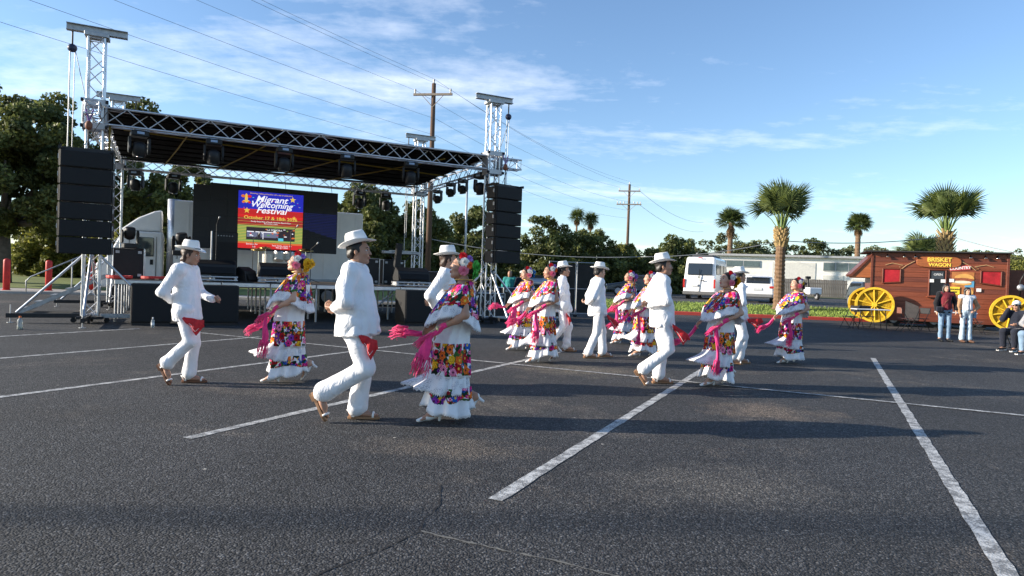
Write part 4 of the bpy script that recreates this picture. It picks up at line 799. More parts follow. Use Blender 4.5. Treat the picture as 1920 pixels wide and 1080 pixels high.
# food posters
def flat(nm, poly, y, m): return MB().prism(poly, y, y + .006, 'y').build(nm, m, T)
def ell2(cx, cz, rx, rz, n=18, a0=0, a1=2 * math.pi): return [(cx + rx * math.cos(a0 + (a1 - a0) * i / n), cz + rz * math.sin(a0 + (a1 - a0) * i / n)) for i in range(n)]
flat('poster_board', [(2.86, 1.32), (3.62, 1.32), (3.62, 2.30), (2.86, 2.30)], -.015, mat('poster_orange', (.42, .16, .05), .5, 0, .3, 5)); flat('poster_sky', [(3.3, 1.7), (3.62, 1.7), (3.62, 1.95), (3.35, 1.92)], -.024, mat('poster_blue', (.10, .32, .5), .5))
flat('bun_top', ell2(3.28, 2.03, .34, .2, 18, 0, math.pi), -.026, mat('bun', (.62, .33, .09), .5, 0, .2, 8)); flat('burger_filling', ell2(3.22, 1.98, .36, .09), -.033, mat('filling', (.30, .09, .04), .5, 0, .5, 14)); flat('sauce', ell2(3.2, 1.90, .33, .055), -.04, mat('mayo', (.75, .68, .52), .5)); flat('bun_bottom', ell2(3.2, 1.84, .34, .07), -.034, MATS['bun'])
flat('price_card', [(2.80, 1.40), (3.14, 1.40), (3.14, 1.70), (2.80, 1.70)], -.05, mat('card_yellow', (.80, .58, .05), .5)); text('SMOKED', .08, BLACK, T, (2.97, -.056, 1.6), RX); text('BEEF', .085, BLACK, T, (2.97, -.056, 1.49), RX)
flat('side_dish', ell2(3.45, 1.5, .16, .13), -.028, MATS['bun']); flat('name_strip', [(2.78, 2.33), (3.48, 2.40), (3.48, 2.58), (2.78, 2.50)], -.03, mat('strip_red', (.5, .06, .06), .5)); text('COUNTRY', .15, WHITEP, T, (3.13, -.036, 2.45), (R(90), R(-5.5), 0), bold=.004)
for x in (.55, 1.15, 1.55, 3.45, 3.95, 4.35): MB().lathe([(.025, .12), (.035, .05), (.07, -.03), (.06, -.04), (.01, -.03)], 10, (x, -.12, 2.86), Matrix.Rotation(R(-35), 3, 'X')).build('spot_lamp', CHROME, T, smooth=True)
for x0, dx in ((1.55, -1), (3.2, 1)): MB().tube([(x0, -.03, 2.7), (x0 + dx * .3, -.03, 2.52), (x0 + dx * .45, -.03, 2.38), (x0 + dx * .55, -.03, 2.45), (x0 + dx * .42, -.03, 2.52), (x0 + dx * .8, -.03, 2.6), (x0 + dx * 1.05, -.03, 2.52)], .013, 5).build('rope', mat('rope', (.45, .3, .15), .9), T)
flat('cream_patch', [(1.28, .28), (1.78, .28), (1.78, .84), (1.28, 1.06)], -.012, mat('bare_plywood', (.55, .36, .24), .8, 0, .15)); MB().box((2.15, -.05, .56), (.75, .1, .6)).build('lower_box', WD2, T)
for x in (.9, 2.35, 3.9): o = MB().cyl((x, .2, .3), (x, .42, .3), .3, None, 18).build('tyre', RUBBER, T); MB().cyl((x, .18, .3), (x, .21, .3), .16, None, 14).build('rim', ALU2, o)
MB().box((WL / 2, .3, .2), (WL - .3, .06, .1)).build('chassis_rail', BLACKM, T)
def wagon_wheel(nm, x, y, zc, r, sp=10):
    o = MB().lathe([(r, -.04), (r, .04), (r - .09, .04), (r - .09, -.04), (r, -.04)], 36, (0, 0, 0), Matrix.Rotation(R(90), 3, 'X')).build('wagon_wheel', YELLOWP, T); o.location = (x, y, zc); o.rotation_euler.y = rng.uniform(0, .5)
    for i in range(sp): a = 2 * math.pi * i / sp; rod(o, 'spoke', (.06 * math.cos(a), 0, .06 * math.sin(a)), ((r - .09) * math.cos(a), 0, (r - .09) * math.sin(a)), .028, YELLOWP, 8)
    MB().cyl((0, -.1, 0), (0, .1, 0), .09, None, 14).build('hub', YELLOWP, o); return o
wagon_wheel('w', .1, -.52, .86, .72); wagon_wheel('w', .1, 2.5, .86, .72); wagon_wheel('w', 4.7, -.62, .76, .68); rod(T, 'axle', (.1, -.6, .86), (.1, 2.5, .86), .05, BLACKM); rod(T, 'axle', (4.7, -.6, .76), (4.7, 2.3, .76), .05, BLACKM)
MB().box((WL + .45, .6, 1.5), (.9, .05, 1.9)).build('end_board', WD2, T)
MB().tube([(WL + .35, -.2, 1.3), (WL + .33, -.22, 2.0), (WL + .45, -.25, 2.3), (WL + .62, -.25, 2.25)], .03, 6).build('lamp_arm', BLACKM, T, smooth=True); MB().ell((WL + .35, -.25, 1.75), (.13, .08, .13), 12).build('round_lamp', ALU2, T, smooth=True)
# tables and chairs before the wagon
def ftable(label, x, y, rz):
    t = thing('folding_table', label, 'table', (x, y, 0), rz, 'folding tables at the wagon'); MB().box((0, 0, .735), (1.2, .6, .04)).build('table_top', mat('table_white', (.62, .63, .65), .5), t, bevel=.015)
    for s in (-1, 1):
        for q in (-1, 1): rod(t, 'leg', (s * .5, q * .24, 0), (s * .42, q * .24, .72), .014, BLACKM, 6)
        rod(t, 'leg_bar', (s * .47, -.24, .25), (s * .47, .24, .25), .011, BLACKM, 6)
CHB = mat('brown_chair', (.20, .085, .06), .45, 0, .15)
def fchair(label, x, y, rz, m=CHB, z=0):
    t = thing('folding_chair', label, 'chair', (x, y, z), rz, 'folding chairs'); MB().box((0, 0, .45), (.42, .40, .025)).build('seat', m, t, bevel=.01)
    b = MB().box((0, .22, .74), (.42, .025, .22)).build('backrest', m, t, bevel=.012)
    for s in (-.21, .21): rod(t, 'leg', (s, -.24, 0), (s, .24, .86), .012, BLACKM, 6); rod(t, 'leg', (s, .24, 0), (s, -.12, .45), .012, BLACKM, 6)
    rod(t, 'stretcher', (-.21, -.2, .08), (.21, -.2, .08), .01, BLACKM, 6); return t
ftable('white topped folding table before the left wagon wheel', 13.25, 24.6, R(-6)); ftable('white topped folding table partly hidden behind the two women', 16.2, 24.3, R(-15))
fchair('brown folding chair right of the wagon table', 14.5, 24.5, R(80)); fchair('folding chair at the left end of the wagon table', 12.55, 24.7, R(-75), BLACKM); fchair('dark folding chair between table and wagon wheel', 13.5, 25.3, R(-5), BLACKM); fchair('brown folding chair right of the girl in pale jeans', 16.75, 24.0, R(70)); fchair('folding chair behind the woman in black blazer', 15.3, 24.9, R(-70), BLACKM)
# ================================================================== PEOPLE
# ---- signed-distance modelling: limbs blended into one continuous surface
class SDF:
    def __init__(s): s.p = []
    def cone(s, a, b, r0, r1=None, k=.02, m=0, fl=None, op='u'): s.p.append(('c', np.array(a, float), np.array(b, float), r0, r0 if r1 is None else r1, k, m, fl, op)); return s
    def ell(s, c, r, k=.02, m=0, rot=None, op='u'): s.p.append(('e', np.array(c, float), np.array(r, float), rot, None, k, m, None, op)); return s
    def cut(s, pt, n): s.p.append(('p', np.array(pt, float), np.array(n, float) / np.linalg.norm(n), None, None, 0, 0, None, 'x')); return s
    def mesh(s, h, disp=None):
        h = h * (1.12 if h < .0105 else 1.22)
        lo = np.full(3, 9.); hi = np.full(3, -9.)
        for q in s.p:
            if q[8] != 'u': continue
            if q[0] == 'c': r = max(q[3], q[4]); a = np.minimum(q[1], q[2]) - r; b = np.maximum(q[1], q[2]) + r
            else: r = float(np.max(q[2])); a = q[1] - r; b = q[1] + r
            lo = np.minimum(lo, a); hi = np.maximum(hi, b)
        lo = lo - 3 * h; n = np.ceil((hi + 3 * h - lo) / h).astype(int) + 1
        Dg = np.full(n, .5, np.float32); Mg = np.zeros(n, np.uint8); ax = [lo[i] + h * np.arange(n[i]) for i in range(3)]
        for t, A, B, c, d, k, m, fl, op in s.p:
            if t == 'p':
                X, Y, Z = np.ix_(*ax); v = ((X - A[0]) * B[0] + (Y - A[1]) * B[1] + (Z - A[2]) * B[2]).astype(np.float32); Dg = np.maximum(Dg, v); continue
            r = max(c, d) if t == 'c' else float(np.max(B)); a = (np.minimum(A, B) if t == 'c' else A) - r - k - 3 * h; b = (np.maximum(A, B) if t == 'c' else A) + r + k + 3 * h
            i0 = np.clip(((a - lo) / h).astype(int), 0, n - 1); i1 = np.clip(((b - lo) / h).astype(int) + 2, 1, n)
            if np.any(i1 <= i0): continue
            sl = tuple(slice(i0[i], i1[i]) for i in range(3)); X, Y, Z = np.ix_(*[ax[i][sl[i]] for i in range(3)])
            if t == 'c':
                px, py, pz = X - A[0], Y - A[1], Z - A[2]; v = B - A
                if fl is not None:
                    nn = np.array(fl[:3], float); nn /= np.linalg.norm(nn); f = fl[3] - 1; cp = px * nn[0] + py * nn[1] + pz * nn[2]
                    px, py, pz = px + cp * nn[0] * f, py + cp * nn[1] * f, pz + cp * nn[2] * f; v = v + nn * float(v @ nn) * f
                tt = np.clip((px * v[0] + py * v[1] + pz * v[2]) / max(float(v @ v), 1e-9), 0, 1)
                dd = np.sqrt((px - tt * v[0]) ** 2 + (py - tt * v[1]) ** 2 + (pz - tt * v[2]) ** 2) - (c + (d - c) * tt)
            else:
                px, py, pz = X - A[0], Y - A[1], Z - A[2]
                if c is not None:
                    Q = np.array(c); px, py, pz = Q[0][0] * px + Q[1][0] * py + Q[2][0] * pz, Q[0][1] * px + Q[1][1] * py + Q[2][1] * pz, Q[0][2] * px + Q[1][2] * py + Q[2][2] * pz
                kk = np.sqrt((px / B[0]) ** 2 + (py / B[1]) ** 2 + (pz / B[2]) ** 2); dd = (kk - 1) * float(np.min(B)) if np.max(B) / np.min(B) < 1.3 else (kk - 1) * kk / np.maximum(np.sqrt((px / B[0] ** 2) ** 2 + (py / B[1] ** 2) ** 2 + (pz / B[2] ** 2) ** 2), 1e-4)
            dd = dd.astype(np.float32); cur = Dg[sl]
            if op == 's': dd = -dd; hh = np.clip(.5 - .5 * (cur - dd) / max(k, 1e-5), 0, 1); Dg[sl] = cur * (1 - hh) + dd * hh + k * hh * (1 - hh); continue
            hh = np.clip(.5 + .5 * (dd - cur) / max(k, 1e-5), 0, 1); Mg[sl] = np.where(dd < cur, m, Mg[sl]); Dg[sl] = dd * (1 - hh) + cur * hh - k * hh * (1 - hh)
        # surface nets
        I = Dg < 0; cs = [I[dx:n[0] - 1 + dx, dy:n[1] - 1 + dy, dz:n[2] - 1 + dz] for dx in (0, 1) for dy in (0, 1) for dz in (0, 1)]
        sm = sum(c.astype(np.uint8) for c in cs); act = (sm > 0) & (sm < 8); ci = np.argwhere(act)
        off = np.array([(dx, dy, dz) for dx in (0, 1) for dy in (0, 1) for dz in (0, 1)])
        V8 = np.stack([Dg[ci[:, 0] + o[0], ci[:, 1] + o[1], ci[:, 2] + o[2]] for o in off], 1); P = np.zeros((len(ci), 3)); cnt = np.zeros(len(ci))
        for e0 in range(8):
            for e1 in range(e0 + 1, 8):
                if np.abs(off[e0] - off[e1]).sum() != 1: continue
                a, b = V8[:, e0], V8[:, e1]; msk = (a < 0) != (b < 0); tt = np.where(msk, a / np.where(msk, a - b, 1), 0)
                P += msk[:, None] * (off[e0] + tt[:, None] * (off[e1] - off[e0])); cnt += msk
        P = (ci + P / cnt[:, None]) * h + lo; idm = np.full(np.array(n) - 1, -1, np.int32); idm[act] = np.arange(len(ci)); F = []
        for a in range(3):
            b, c = (a + 1) % 3, (a + 2) % 3; s0 = [slice(None)] * 3; s1 = [slice(None)] * 3; s0[a] = slice(0, n[a] - 1); s1[a] = slice(1, n[a])
            A0, A1 = I[tuple(s0)], I[tuple(s1)]; e = np.argwhere(A0 != A1); e = e[(e[:, b] > 0) & (e[:, c] > 0) & (e[:, b] < n[b] - 1) & (e[:, c] < n[c] - 1)]
            fl_ = A0[e[:, 0], e[:, 1], e[:, 2]]; q = []
            for db, dc in ((-1, -1), (0, -1), (0, 0), (-1, 0)):
                g = e.copy(); g[:, b] += db; g[:, c] += dc; q.append(idm[g[:, 0], g[:, 1], g[:, 2]])
            q = np.stack(q, 1); q = np.where(fl_[:, None], q, q[:, ::-1]); F.append(q)
        F = np.concatenate(F); F = F[(F >= 0).all(1)]
        MI = Mg[ci[:, 0], ci[:, 1], ci[:, 2]][F[:, 0]]
        if disp is not None:
            G = [np.clip(ci + 0, 0, None)]; ii = ci; g = np.stack([Dg[np.minimum(ii[:, 0] + 1, n[0] - 1), ii[:, 1], ii[:, 2]] - Dg[np.maximum(ii[:, 0] - 1, 0), ii[:, 1], ii[:, 2]], Dg[ii[:, 0], np.minimum(ii[:, 1] + 1, n[1] - 1), ii[:, 2]] - Dg[ii[:, 0], np.maximum(ii[:, 1] - 1, 0), ii[:, 2]], Dg[ii[:, 0], ii[:, 1], np.minimum(ii[:, 2] + 1, n[2] - 1)] - Dg[ii[:, 0], ii[:, 1], np.maximum(ii[:, 2] - 1, 0)]], 1)
            g /= np.maximum(np.linalg.norm(g, axis=1), 1e-6)[:, None]; P = P + g * disp(P)[:, None]
        return P.astype(np.float32), F, MI
def np_obj(name, V, F, mats, parent, MI=None, uv=None, smooth=True):
    me = bpy.data.meshes.new(name); k = F.shape[1]; me.vertices.add(len(V)); me.loops.add(F.size); me.polygons.add(len(F))
    me.vertices.foreach_set('co', np.ascontiguousarray(V, np.float32).ravel()); me.loops.foreach_set('vertex_index', F.ravel().astype(np.int32)); me.polygons.foreach_set('loop_start', np.arange(len(F), dtype=np.int32) * k)
    for m in (mats if isinstance(mats, (list, tuple)) else [mats]): me.materials.append(m)
    if MI is not None: me.polygons.foreach_set('material_index', MI.astype(np.int32))
    me.update()
    if uv is not None:
        l = me.uv_layers.new(name='UVMap'); l.data.foreach_set('uv', uv[F.ravel()].astype(np.float32).ravel())
    if smooth: me.shade_smooth()
    o = bpy.data.objects.new(name, me); COL.objects.link(o); o.parent = parent; return o
def sdf_obj(name, sdf, h, mats, parent, disp=None): V, F, MI = sdf.mesh(h, disp); return np_obj(name, V, F, mats, parent, MI if isinstance(mats, (list, tuple)) else None)
def folds(amp, seed, fz=22, fx=9):
    r = np.random.default_rng(seed); ph = r.uniform(0, 6.28, 8)
    def f(P):
        x, y, z = P[:, 0], P[:, 1], P[:, 2]; w = .8 * np.sin(5 * x + 4 * y + ph[0]) + .6 * np.sin(7 * z + ph[1])
        return amp * (np.sin(fz * z + fx * (x + .6 * y) + 2.2 * w + ph[2]) * .5 + .5 * np.sin(fz * .6 * z - fx * 1.6 * x + 8 * y + 1.7 * w + ph[3]) + .35 * np.sin(31 * z + 17 * x + 3 * w + ph[4])) * (.6 + .4 * np.sin(4 * z + 3 * x + ph[5]))
    return f
# ---- materials
def skinm(name, c): return mat(name, c, .5, 0, .08, 14, .05, 220, spec=.4, sss=.0)
SK = skinm('skin_tan', (.40, .215, .14)); SKL = skinm('skin_light', (.50, .29, .20)); SKD = skinm('skin_deep', (.30, .15, .095))
def clothm(name, c, var=.06, bump=.28, bs=4.0, rough=.85):
    m = mat(name, c, rough, 0, var, 5, 0, 10, spec=.2, sheen=.15); t = m.node_tree; b = t.nodes['Principled BSDF']; tc = N(t, 'ShaderNodeTexCoord'); mp = N(t, 'ShaderNodeMapping'); mp.inputs['Rotation'].default_value = (.3, .5, .2); mp.inputs['Scale'].default_value = (1.5, 1.2, .8); t.links.new(tc.outputs['Object'], mp.inputs[0])
    n = N(t, 'ShaderNodeTexNoise', i_Scale=bs, i_Detail=3, i_Roughness=.55, i_Distortion=1.6); t.links.new(mp.outputs[0], n.inputs['Vector']); n2 = N(t, 'ShaderNodeTexNoise', i_Scale=bs * 14, i_Detail=2); t.links.new(tc.outputs['Object'], n2.inputs['Vector'])
    rd = math_n(t, 'POWER', math_n(t, 'ABSOLUTE', math_n(t, 'SUBTRACT', n.outputs[0], .5)), .7); hh = math_n(t, 'ADD', math_n(t, 'MULTIPLY', rd, 2.2), math_n(t, 'MULTIPLY', n2.outputs[0], .12))
    bp = N(t, 'ShaderNodeBump', i_Strength=bump, i_Distance=.035); t.links.new(hh, bp.inputs['Height']); t.links.new(bp.outputs[0], b.inputs['Normal']); return m
WC = clothm('white_cotton', (.80, .80, .82)); WT = clothm('white_trousers', (.79, .79, .81)); LACE = None
HATM = mat('white_felt', (.78, .77, .74), .8, 0, .05, 8, .1, 200); BANDM = mat('hat_band', (.02, .02, .025), .7); HAIR = mat('dark_hair', (.014, .010, .008), .45, 0, .3, 30, .5, 90, stretch=(1, 1, .2)); HAIRB = mat('brown_hair', (.045, .022, .013), .5, 0, .3, 30, .5, 90)
SOLE = mat('sandal_sole', (.28, .15, .075), .6, 0, .15); SOLEK = mat('sandal_welt', (.10, .05, .03), .6); STRW = mat('white_leather', (.75, .74, .72), .4); RUST = mat('brown_leather', (.16, .07, .035), .5)
BANDANA = mat('red_bandana', (.55, .02, .025), .75, 0, .25, 20, .3, 40); PINK = mat('pink_shawl', (.85, .035, .20), .75, 0, .15, 18, .3, 60, sheen=.3); EYEW = mat('eye_white', (.6, .58, .55), .2); EYED = mat('eye_dark', (.012, .008, .006), .15); LIPR = mat('red_lips', (.42, .03, .04), .4); LIPN = mat('natural_lips', (.32, .11, .085), .5)
GOLDJ = mat('gold_jewellery', (.70, .42, .12), .3, .9); BRAC = mat('bracelet', (.75, .6, .3), .3, .8)
# ---- body
def hand(sd, w, d, palm, curl, s=1.0, thumb=1):
    """wrist w, finger direction d, palm normal (fingers curl towards it), curl 0..1"""
    d = Vector(d).normalized(); pn = Vector(palm); pn = (pn - d * pn.dot(d)).normalized(); l = d.cross(pn).normalized() * thumb; w = Vector(w)
    kn = []
    for i, off in enumerate((.030, .010, -.010, -.029)):
        k = w + d * (.088 - .004 * abs(i - 1)) * s + l * off * s; kn.append(k); sd.cone(w + d * .015 * s + l * off * .55 * s, k, .0135 * s, .0115 * s, .012)
    for i, (k, L) in enumerate(zip(kn, (.072, .080, .074, .058))):
        p = k; th = 0.0
        for j, fr in enumerate((.45, .32, .23)):
            th += curl * (1.1, .95, .6)[j] + .05 * i * curl; dd = d * math.cos(th) + pn * math.sin(th); q = p + dd * L * fr * s; sd.cone(p, q, (.0095 - .001 * j) * s, (.009 - .001 * j) * s, .004); p = q
    t0 = w + d * .03 * s + l * .026 * s; t1 = t0 + (d * .6 + l * .75 + pn * .25).normalized() * .038 * s; t2 = t1 + (d * .85 + l * .1 + pn * (.2 + curl * .5)).normalized() * .034 * s
    sd.cone(t0, t1, .0125 * s, .0105 * s, .01); sd.cone(t1, t2, .0100 * s, .0085 * s, .004)
def head_rot(yaw=0, pitch=0, roll=0): return Matrix.Rotation(R(yaw), 3, 'Z') @ Matrix.Rotation(R(-pitch), 3, 'Y') @ Matrix.Rotation(R(roll), 3, 'X')
def head(sd, c, Q, s=1.0, fem=False):
    c = Vector(c); P = lambda x, y, z: c + Q @ Vector((x * s, y * s, z * s)); E = lambda x, y, z, a, b, d, k=.02, op='u': sd.ell(P(x, y, z), (a * s, b * s, d * s), k * s, 0, Q, op)
    E(-.012, 0, .035, .098, .076, .088); E(.030, 0, -.03, .064, .058 if fem else .062, .082, .03)
    sd.cone(P(.02, .038, -.07), P(.066, .012, -.098), .028 * s, .02 * s, .02); sd.cone(P(.02, -.038, -.07), P(.066, -.012, -.098), .028 * s, .02 * s, .02); E(.070, 0, -.098, .020, .022, .018, .015)
    E(.072, 0, .036, .022, .050, .013, .02)                                              # brow
    for y in (-.036, .036): E(.058, y, -.022, .030, .026, .026, .02); E(.104, y * .9, .010, .020, .019, .012, .012, 's')
    sd.cone(P(.090, 0, .018), P(.112, 0, -.026), .0085 * s, .0115 * s, .012); E(.106, .011, -.031, .010, .008, .007, .008); E(.106, -.011, -.031, .010, .008, .007, .008)   # nose
    E(.094, 0, -.056, .012, .024, .0075, .006); E(.092, 0, -.068, .012, .021, .0080, .006)   # lips
    for y in (-1, 1): E(-.008, y * .077, -.006, .020, .009, .032, .008); E(-.004, y * .086, -.004, .010, .006, .018, .006, 's')
def face_bits(T, c, Q, s, lips, brow=True):
    c = Vector(c); P = lambda x, y, z: c + Q @ Vector((x * s, y * s, z * s))
    for y in (-1, 1):
        e = MB().ell((0, 0, 0), (.0115 * s, .0135 * s, .0085 * s), 10).build('eye', EYEW, T, smooth=True); e.location = P(.082, y * .033, .008); e.rotation_euler = Q.to_euler()
        i = MB().ell((.0085 * s, 0, 0), (.005 * s, .0065 * s, .0068 * s), 8).build('iris', EYED, e, smooth=True); MB().tube([(.006 * s, -.015 * s, .003 * s), (.0125 * s, 0, .0088 * s), (.004 * s, .016 * s, .003 * s)], .0022 * s, 5).build('lashes', EYED, e)
        if brow: MB().tube([P(.094, y * .016, .030), P(.094, y * .034, .037), P(.080, y * .052, .031)], [.0035 * s, .004 * s, .002 * s], 5).build('eyebrow', HAIR, T)
    MB().ell((0, 0, 0), (.008 * s, .021 * s, .0055 * s), 10).ell((-.001 * s, 0, -.0115 * s), (.008 * s, .018 * s, .006 * s), 10).build('lips', lips, T, smooth=True, loc=P(.1000, 0, -.0565)).rotation_euler = Q.to_euler()
def foot(sd, heel, toe, n, s=1.0):
    heel, toe, n = Vector(heel), Vector(toe), Vector(n).normalized(); f = (toe - heel).normalized(); l = n.cross(f).normalized(); L = (toe - heel).length
    sd.cone(heel + n * .035 * s, heel + f * L * .55 + n * .038 * s, .036 * s, .034 * s, .03, fl=(*n, 1.1)); sd.cone(heel + f * L * .45 + n * .03 * s, heel + f * L * .8 + n * .018 * s, .040 * s, .032 * s, .03, fl=(*n, 1.7))
    for i, o in enumerate((.028, .012, -.002, -.015, -.027)): sd.cone(heel + f * L * .78 + l * o * s + n * .015 * s, heel + f * (L * (1.0 - .035 * i)) + l * o * 1.05 * s + n * .012 * s, (.014 if i == 0 else .0095) * s, (.012 if i == 0 else .0085) * s, .006)
def body(J, fem=False, s=1.0, slim=1.0, feet=True):
    sd = SDF(); g = lambda k: Vector(J[k]); b = slim
    sd.cone(g('hipL'), g('hipR'), .095 * b, None, .03); sd.cone(g('pelvis'), g('chest'), .105 * b, .115 * b, .04, fl=(1, 0, 0, 1.2)); sd.cone(g('chest'), g('neck'), .115 * b, .06, .04, fl=(1, 0, 0, 1.15))
    sd.cone(g('shL'), g('shR'), .05, None, .03); sd.cone(g('neck'), Vector(J['head']) + J['Q'] @ Vector((-.02, 0, -.06)), .050 if fem else .058, .048 if fem else .056, .03)
    if fem:
        for y in (-.07, .07): sd.ell(g('chest') + Vector((.058, y, .02)), (.042, .05, .05), .03)
    for sd_, th in (('L', 1), ('R', -1)):
        sd.cone(g('sh' + sd_), g('el' + sd_), .043 if fem else .048, .036 if fem else .04, .025); sd.cone(g('el' + sd_), g('wr' + sd_), .037 if fem else .041, .024 if fem else .027, .02)
        fo = g('el' + sd_).lerp(g('wr' + sd_), .3); sd.ell(fo, (.04, .04, .04), .03)
        d, pn, cu = J.get('hand' + sd_, ((g('wr' + sd_) - g('el' + sd_)), (0, -th, 0), .35)); hand(sd, g('wr' + sd_), d, pn, cu, .92 if fem else 1.0, J.get('thumb' + sd_, 1))
        sd.cone(g('hip' + sd_), g('kn' + sd_), .078, .054, .03); sd.cone(g('kn' + sd_), g('an' + sd_), .053, .036, .025); sd.ell(g('kn' + sd_).lerp(g('an' + sd_), .3) - Vector((.015, 0, 0)), (.05, .048, .08), .04)
        if feet: h, t, n = J['foot' + sd_]; foot(sd, h, t, n, .9 if fem else 1.0); sd.cone(g('an' + sd_), Vector(h) + Vector(n).normalized() * .04, .036, .034, .03)
    head(sd, J['head'], J['Q'], .96 if fem else 1.0, fem); return sd
# ---- garments and accessories
def fedora(T, c, Q, s=1.0, name='hat', tilt=-4):
    b = MB(); n = 28; rings = []
    def ring(f): rings.append([f(2 * math.pi * j / n) for j in range(n)])
    up = lambda a: .030 * abs(math.sin(a)) ** 2 + .012 * max(0, -math.cos(a)) - .018 * max(0, math.cos(a)) ** 2
    for r, dz in ((.103, .004), (.13, .0), (.158, .006), (.163, .010), (.157, .012), (.13, .006), (.107, .010)):
        ring(lambda a, r=r, dz=dz: (r * 1.08 * math.cos(a), r * .92 * math.sin(a), dz + up(a) * max(0, (r - .1) / .06)))
    for z, rx, ry in ((.03, .103, .085), (.07, .097, .079), (.105, .088, .068), (.122, .078, .056)):
        ring(lambda a, z=z, rx=rx, ry=ry: ((rx - (.012 if math.cos(a) > .5 and abs(math.sin(a)) > .35 else 0) * (z > .06)) * math.cos(a), (ry - (.016 if math.cos(a) > .4 else 0) * (z > .06)) * math.sin(a), z))
    ring(lambda a: (.055 * math.cos(a), .032 * math.sin(a), .118 + .006 * math.cos(a))); ring(lambda a: (.02 * math.cos(a), .008 * math.sin(a), .106))
    vs = [p for r in rings for p in r]; k = len(rings); fs = [(i * n + j, i * n + (j + 1) % n, (i + 1) * n + (j + 1) % n, (i + 1) * n + j) for i in range(k - 1) for j in range(n)] + [tuple(range((k - 1) * n, k * n))]
    h = b.add(vs, fs).build(name, HATM, T, smooth=True); h.location = Vector(c) + Q @ Vector((-.012, 0, .062 * s)); h.rotation_euler = (Q @ Matrix.Rotation(R(tilt), 3, 'Y')).to_euler(); h.scale = (s, s, s)
    MB().lathe([(.1035, .018), (.104, .030), (.1015, .031)], 28, (0, 0, 0), None, 0, (1.06, .89)).build('hat_band', BANDM, h, smooth=True); return h
def sandal(T, heel, toe, n, m=SOLE, s=1.0, name='sandal'):
    heel, toe, n = Vector(heel), Vector(toe), Vector(n).normalized(); f = (toe - heel).normalized(); l = n.cross(f).normalized(); L = (toe - heel).length + .03; o = heel - f * .045
    L += .045; out = [(0, .026), (.12, .036), (.35, .032), (.6, .043), (.82, .046), (.95, .034), (1, .012)]; poly = [(L * a, w) for a, w in out] + [(L * a, -w * .9) for a, w in reversed(out)]
    b = MB(); k = len(poly)
    for z0, z1 in ((-.022, .004),): b.add([o + f * p[0] + l * p[1] + n * z for z in (z0, z1) for p in poly], [tuple(range(k)), tuple(reversed(range(k, 2 * k)))] + [(i, (i + 1) % k, k + (i + 1) % k, k + i) for i in range(k)])
    ob = b.build(name, m, T, bevel=.003); MB().box(o + f * .045 - n * .032, (.075, .055, .02), Matrix((f, l, n)).transposed()).build('heel_block', m, ob)
    for a, w, hgt, r in ((.80, .046, .045, .011), (.2, .040, .085, .009)):
        c = o + f * L * a; MB().tube([c + l * w + n * .0, c + l * w * .9 + n * hgt * .6, c + n * hgt, c - l * w * .9 + n * hgt * .6, c - l * w], r, 6).build('strap', STRW, ob, smooth=True)
    MB().tube([o + f * .05 + l * .036, o + f * .01 + n * .055 + l * .03, o - f * .008 + n * .06, o + f * .01 + n * .055 - l * .03, o + f * .05 - l * .036], .008, 6).build('strap', STRW, ob, smooth=True)
def shirt(T, J, stout=0.0, hem=.86, h=.012, m=WC, name='shirt', seed=1, collar=True, sleeves=1.0, hemback=None):
    sd = SDF(); g = lambda k: Vector(J[k]); q = 1 + stout
    pel = g('pelvis'); ch = g('chest'); up = (ch - pel)
    lowc = pel + Vector((.015 + .02 * stout, 0, -.08)); sd.cone(lowc + Vector((0, 0, -.06)), pel.lerp(ch, .45) + Vector((.01 + .03 * stout, 0, 0)), .186 * q, .156 * q, .05, fl=(1, 0, 0, 1.12)); sd.cone(pel.lerp(ch, .4), ch + up * .1, .156 * q, .156 * (1 + stout * .6), .05, fl=(1, 0, 0, 1.12))
    sd.cone(ch + up * .1, g('neck') + Vector((0, 0, -.035)), .150 * (1 + stout * .4), .062, .05, fl=(1, 0, 0, 1.1)); sd.cone(g('shL'), g('shR'), .082, None, .05)
    sd.cut((pel.x, 0, hem), (.10 if hemback is None else hemback, 0, -1))
    for k in 'LR':
        if sleeves >= 1: sd.cone(g('sh' + k), g('el' + k), .080, .066, .04); sd.cone(g('el' + k), g('el' + k).lerp(g('wr' + k), .93), .066, .050, .03); sd.cone(g('el' + k).lerp(g('wr' + k), .84), g('el' + k).lerp(g('wr' + k), .95), .045, .045, .008)
        elif sleeves > 0: sd.cone(g('sh' + k), g('sh' + k).lerp(g('el' + k), sleeves), .078, .074, .035)
    f0 = folds(.0115, seed, 21, 11); px, hz = pel.x, hem
    def drape(P_):
        a_ = np.arctan2(P_[:, 1], P_[:, 0] - px); k_ = np.clip((hz + .42 - P_[:, 2]) / .42, 0, 1) * np.clip((P_[:, 2] - hz) / .02, 0, 1) * (np.hypot(P_[:, 1], P_[:, 0] - px) < .26); return f0(P_) + .013 * k_ * (np.sin(7 * a_ + seed + 3 * P_[:, 2]) + .6 * np.sin(13 * a_ + 2 * seed - 4 * P_[:, 2]))
    o = sdf_obj(name, sd, h, m, T, drape)
    if collar:
        nk = g('neck'); ax = ((Vector(J['head']) + J['Q'] @ Vector((-.02, 0, -.06))) - nk).normalized(); qq = ax.to_track_quat('Z', 'Y')
        MB().lathe([(.088, -.035), (.080, -.01), (.076, .032), (.071, .034), (.070, -.02)], 20, nk + ax * .025, qq.to_matrix()).build('collar', m, o, smooth=True)
    return o
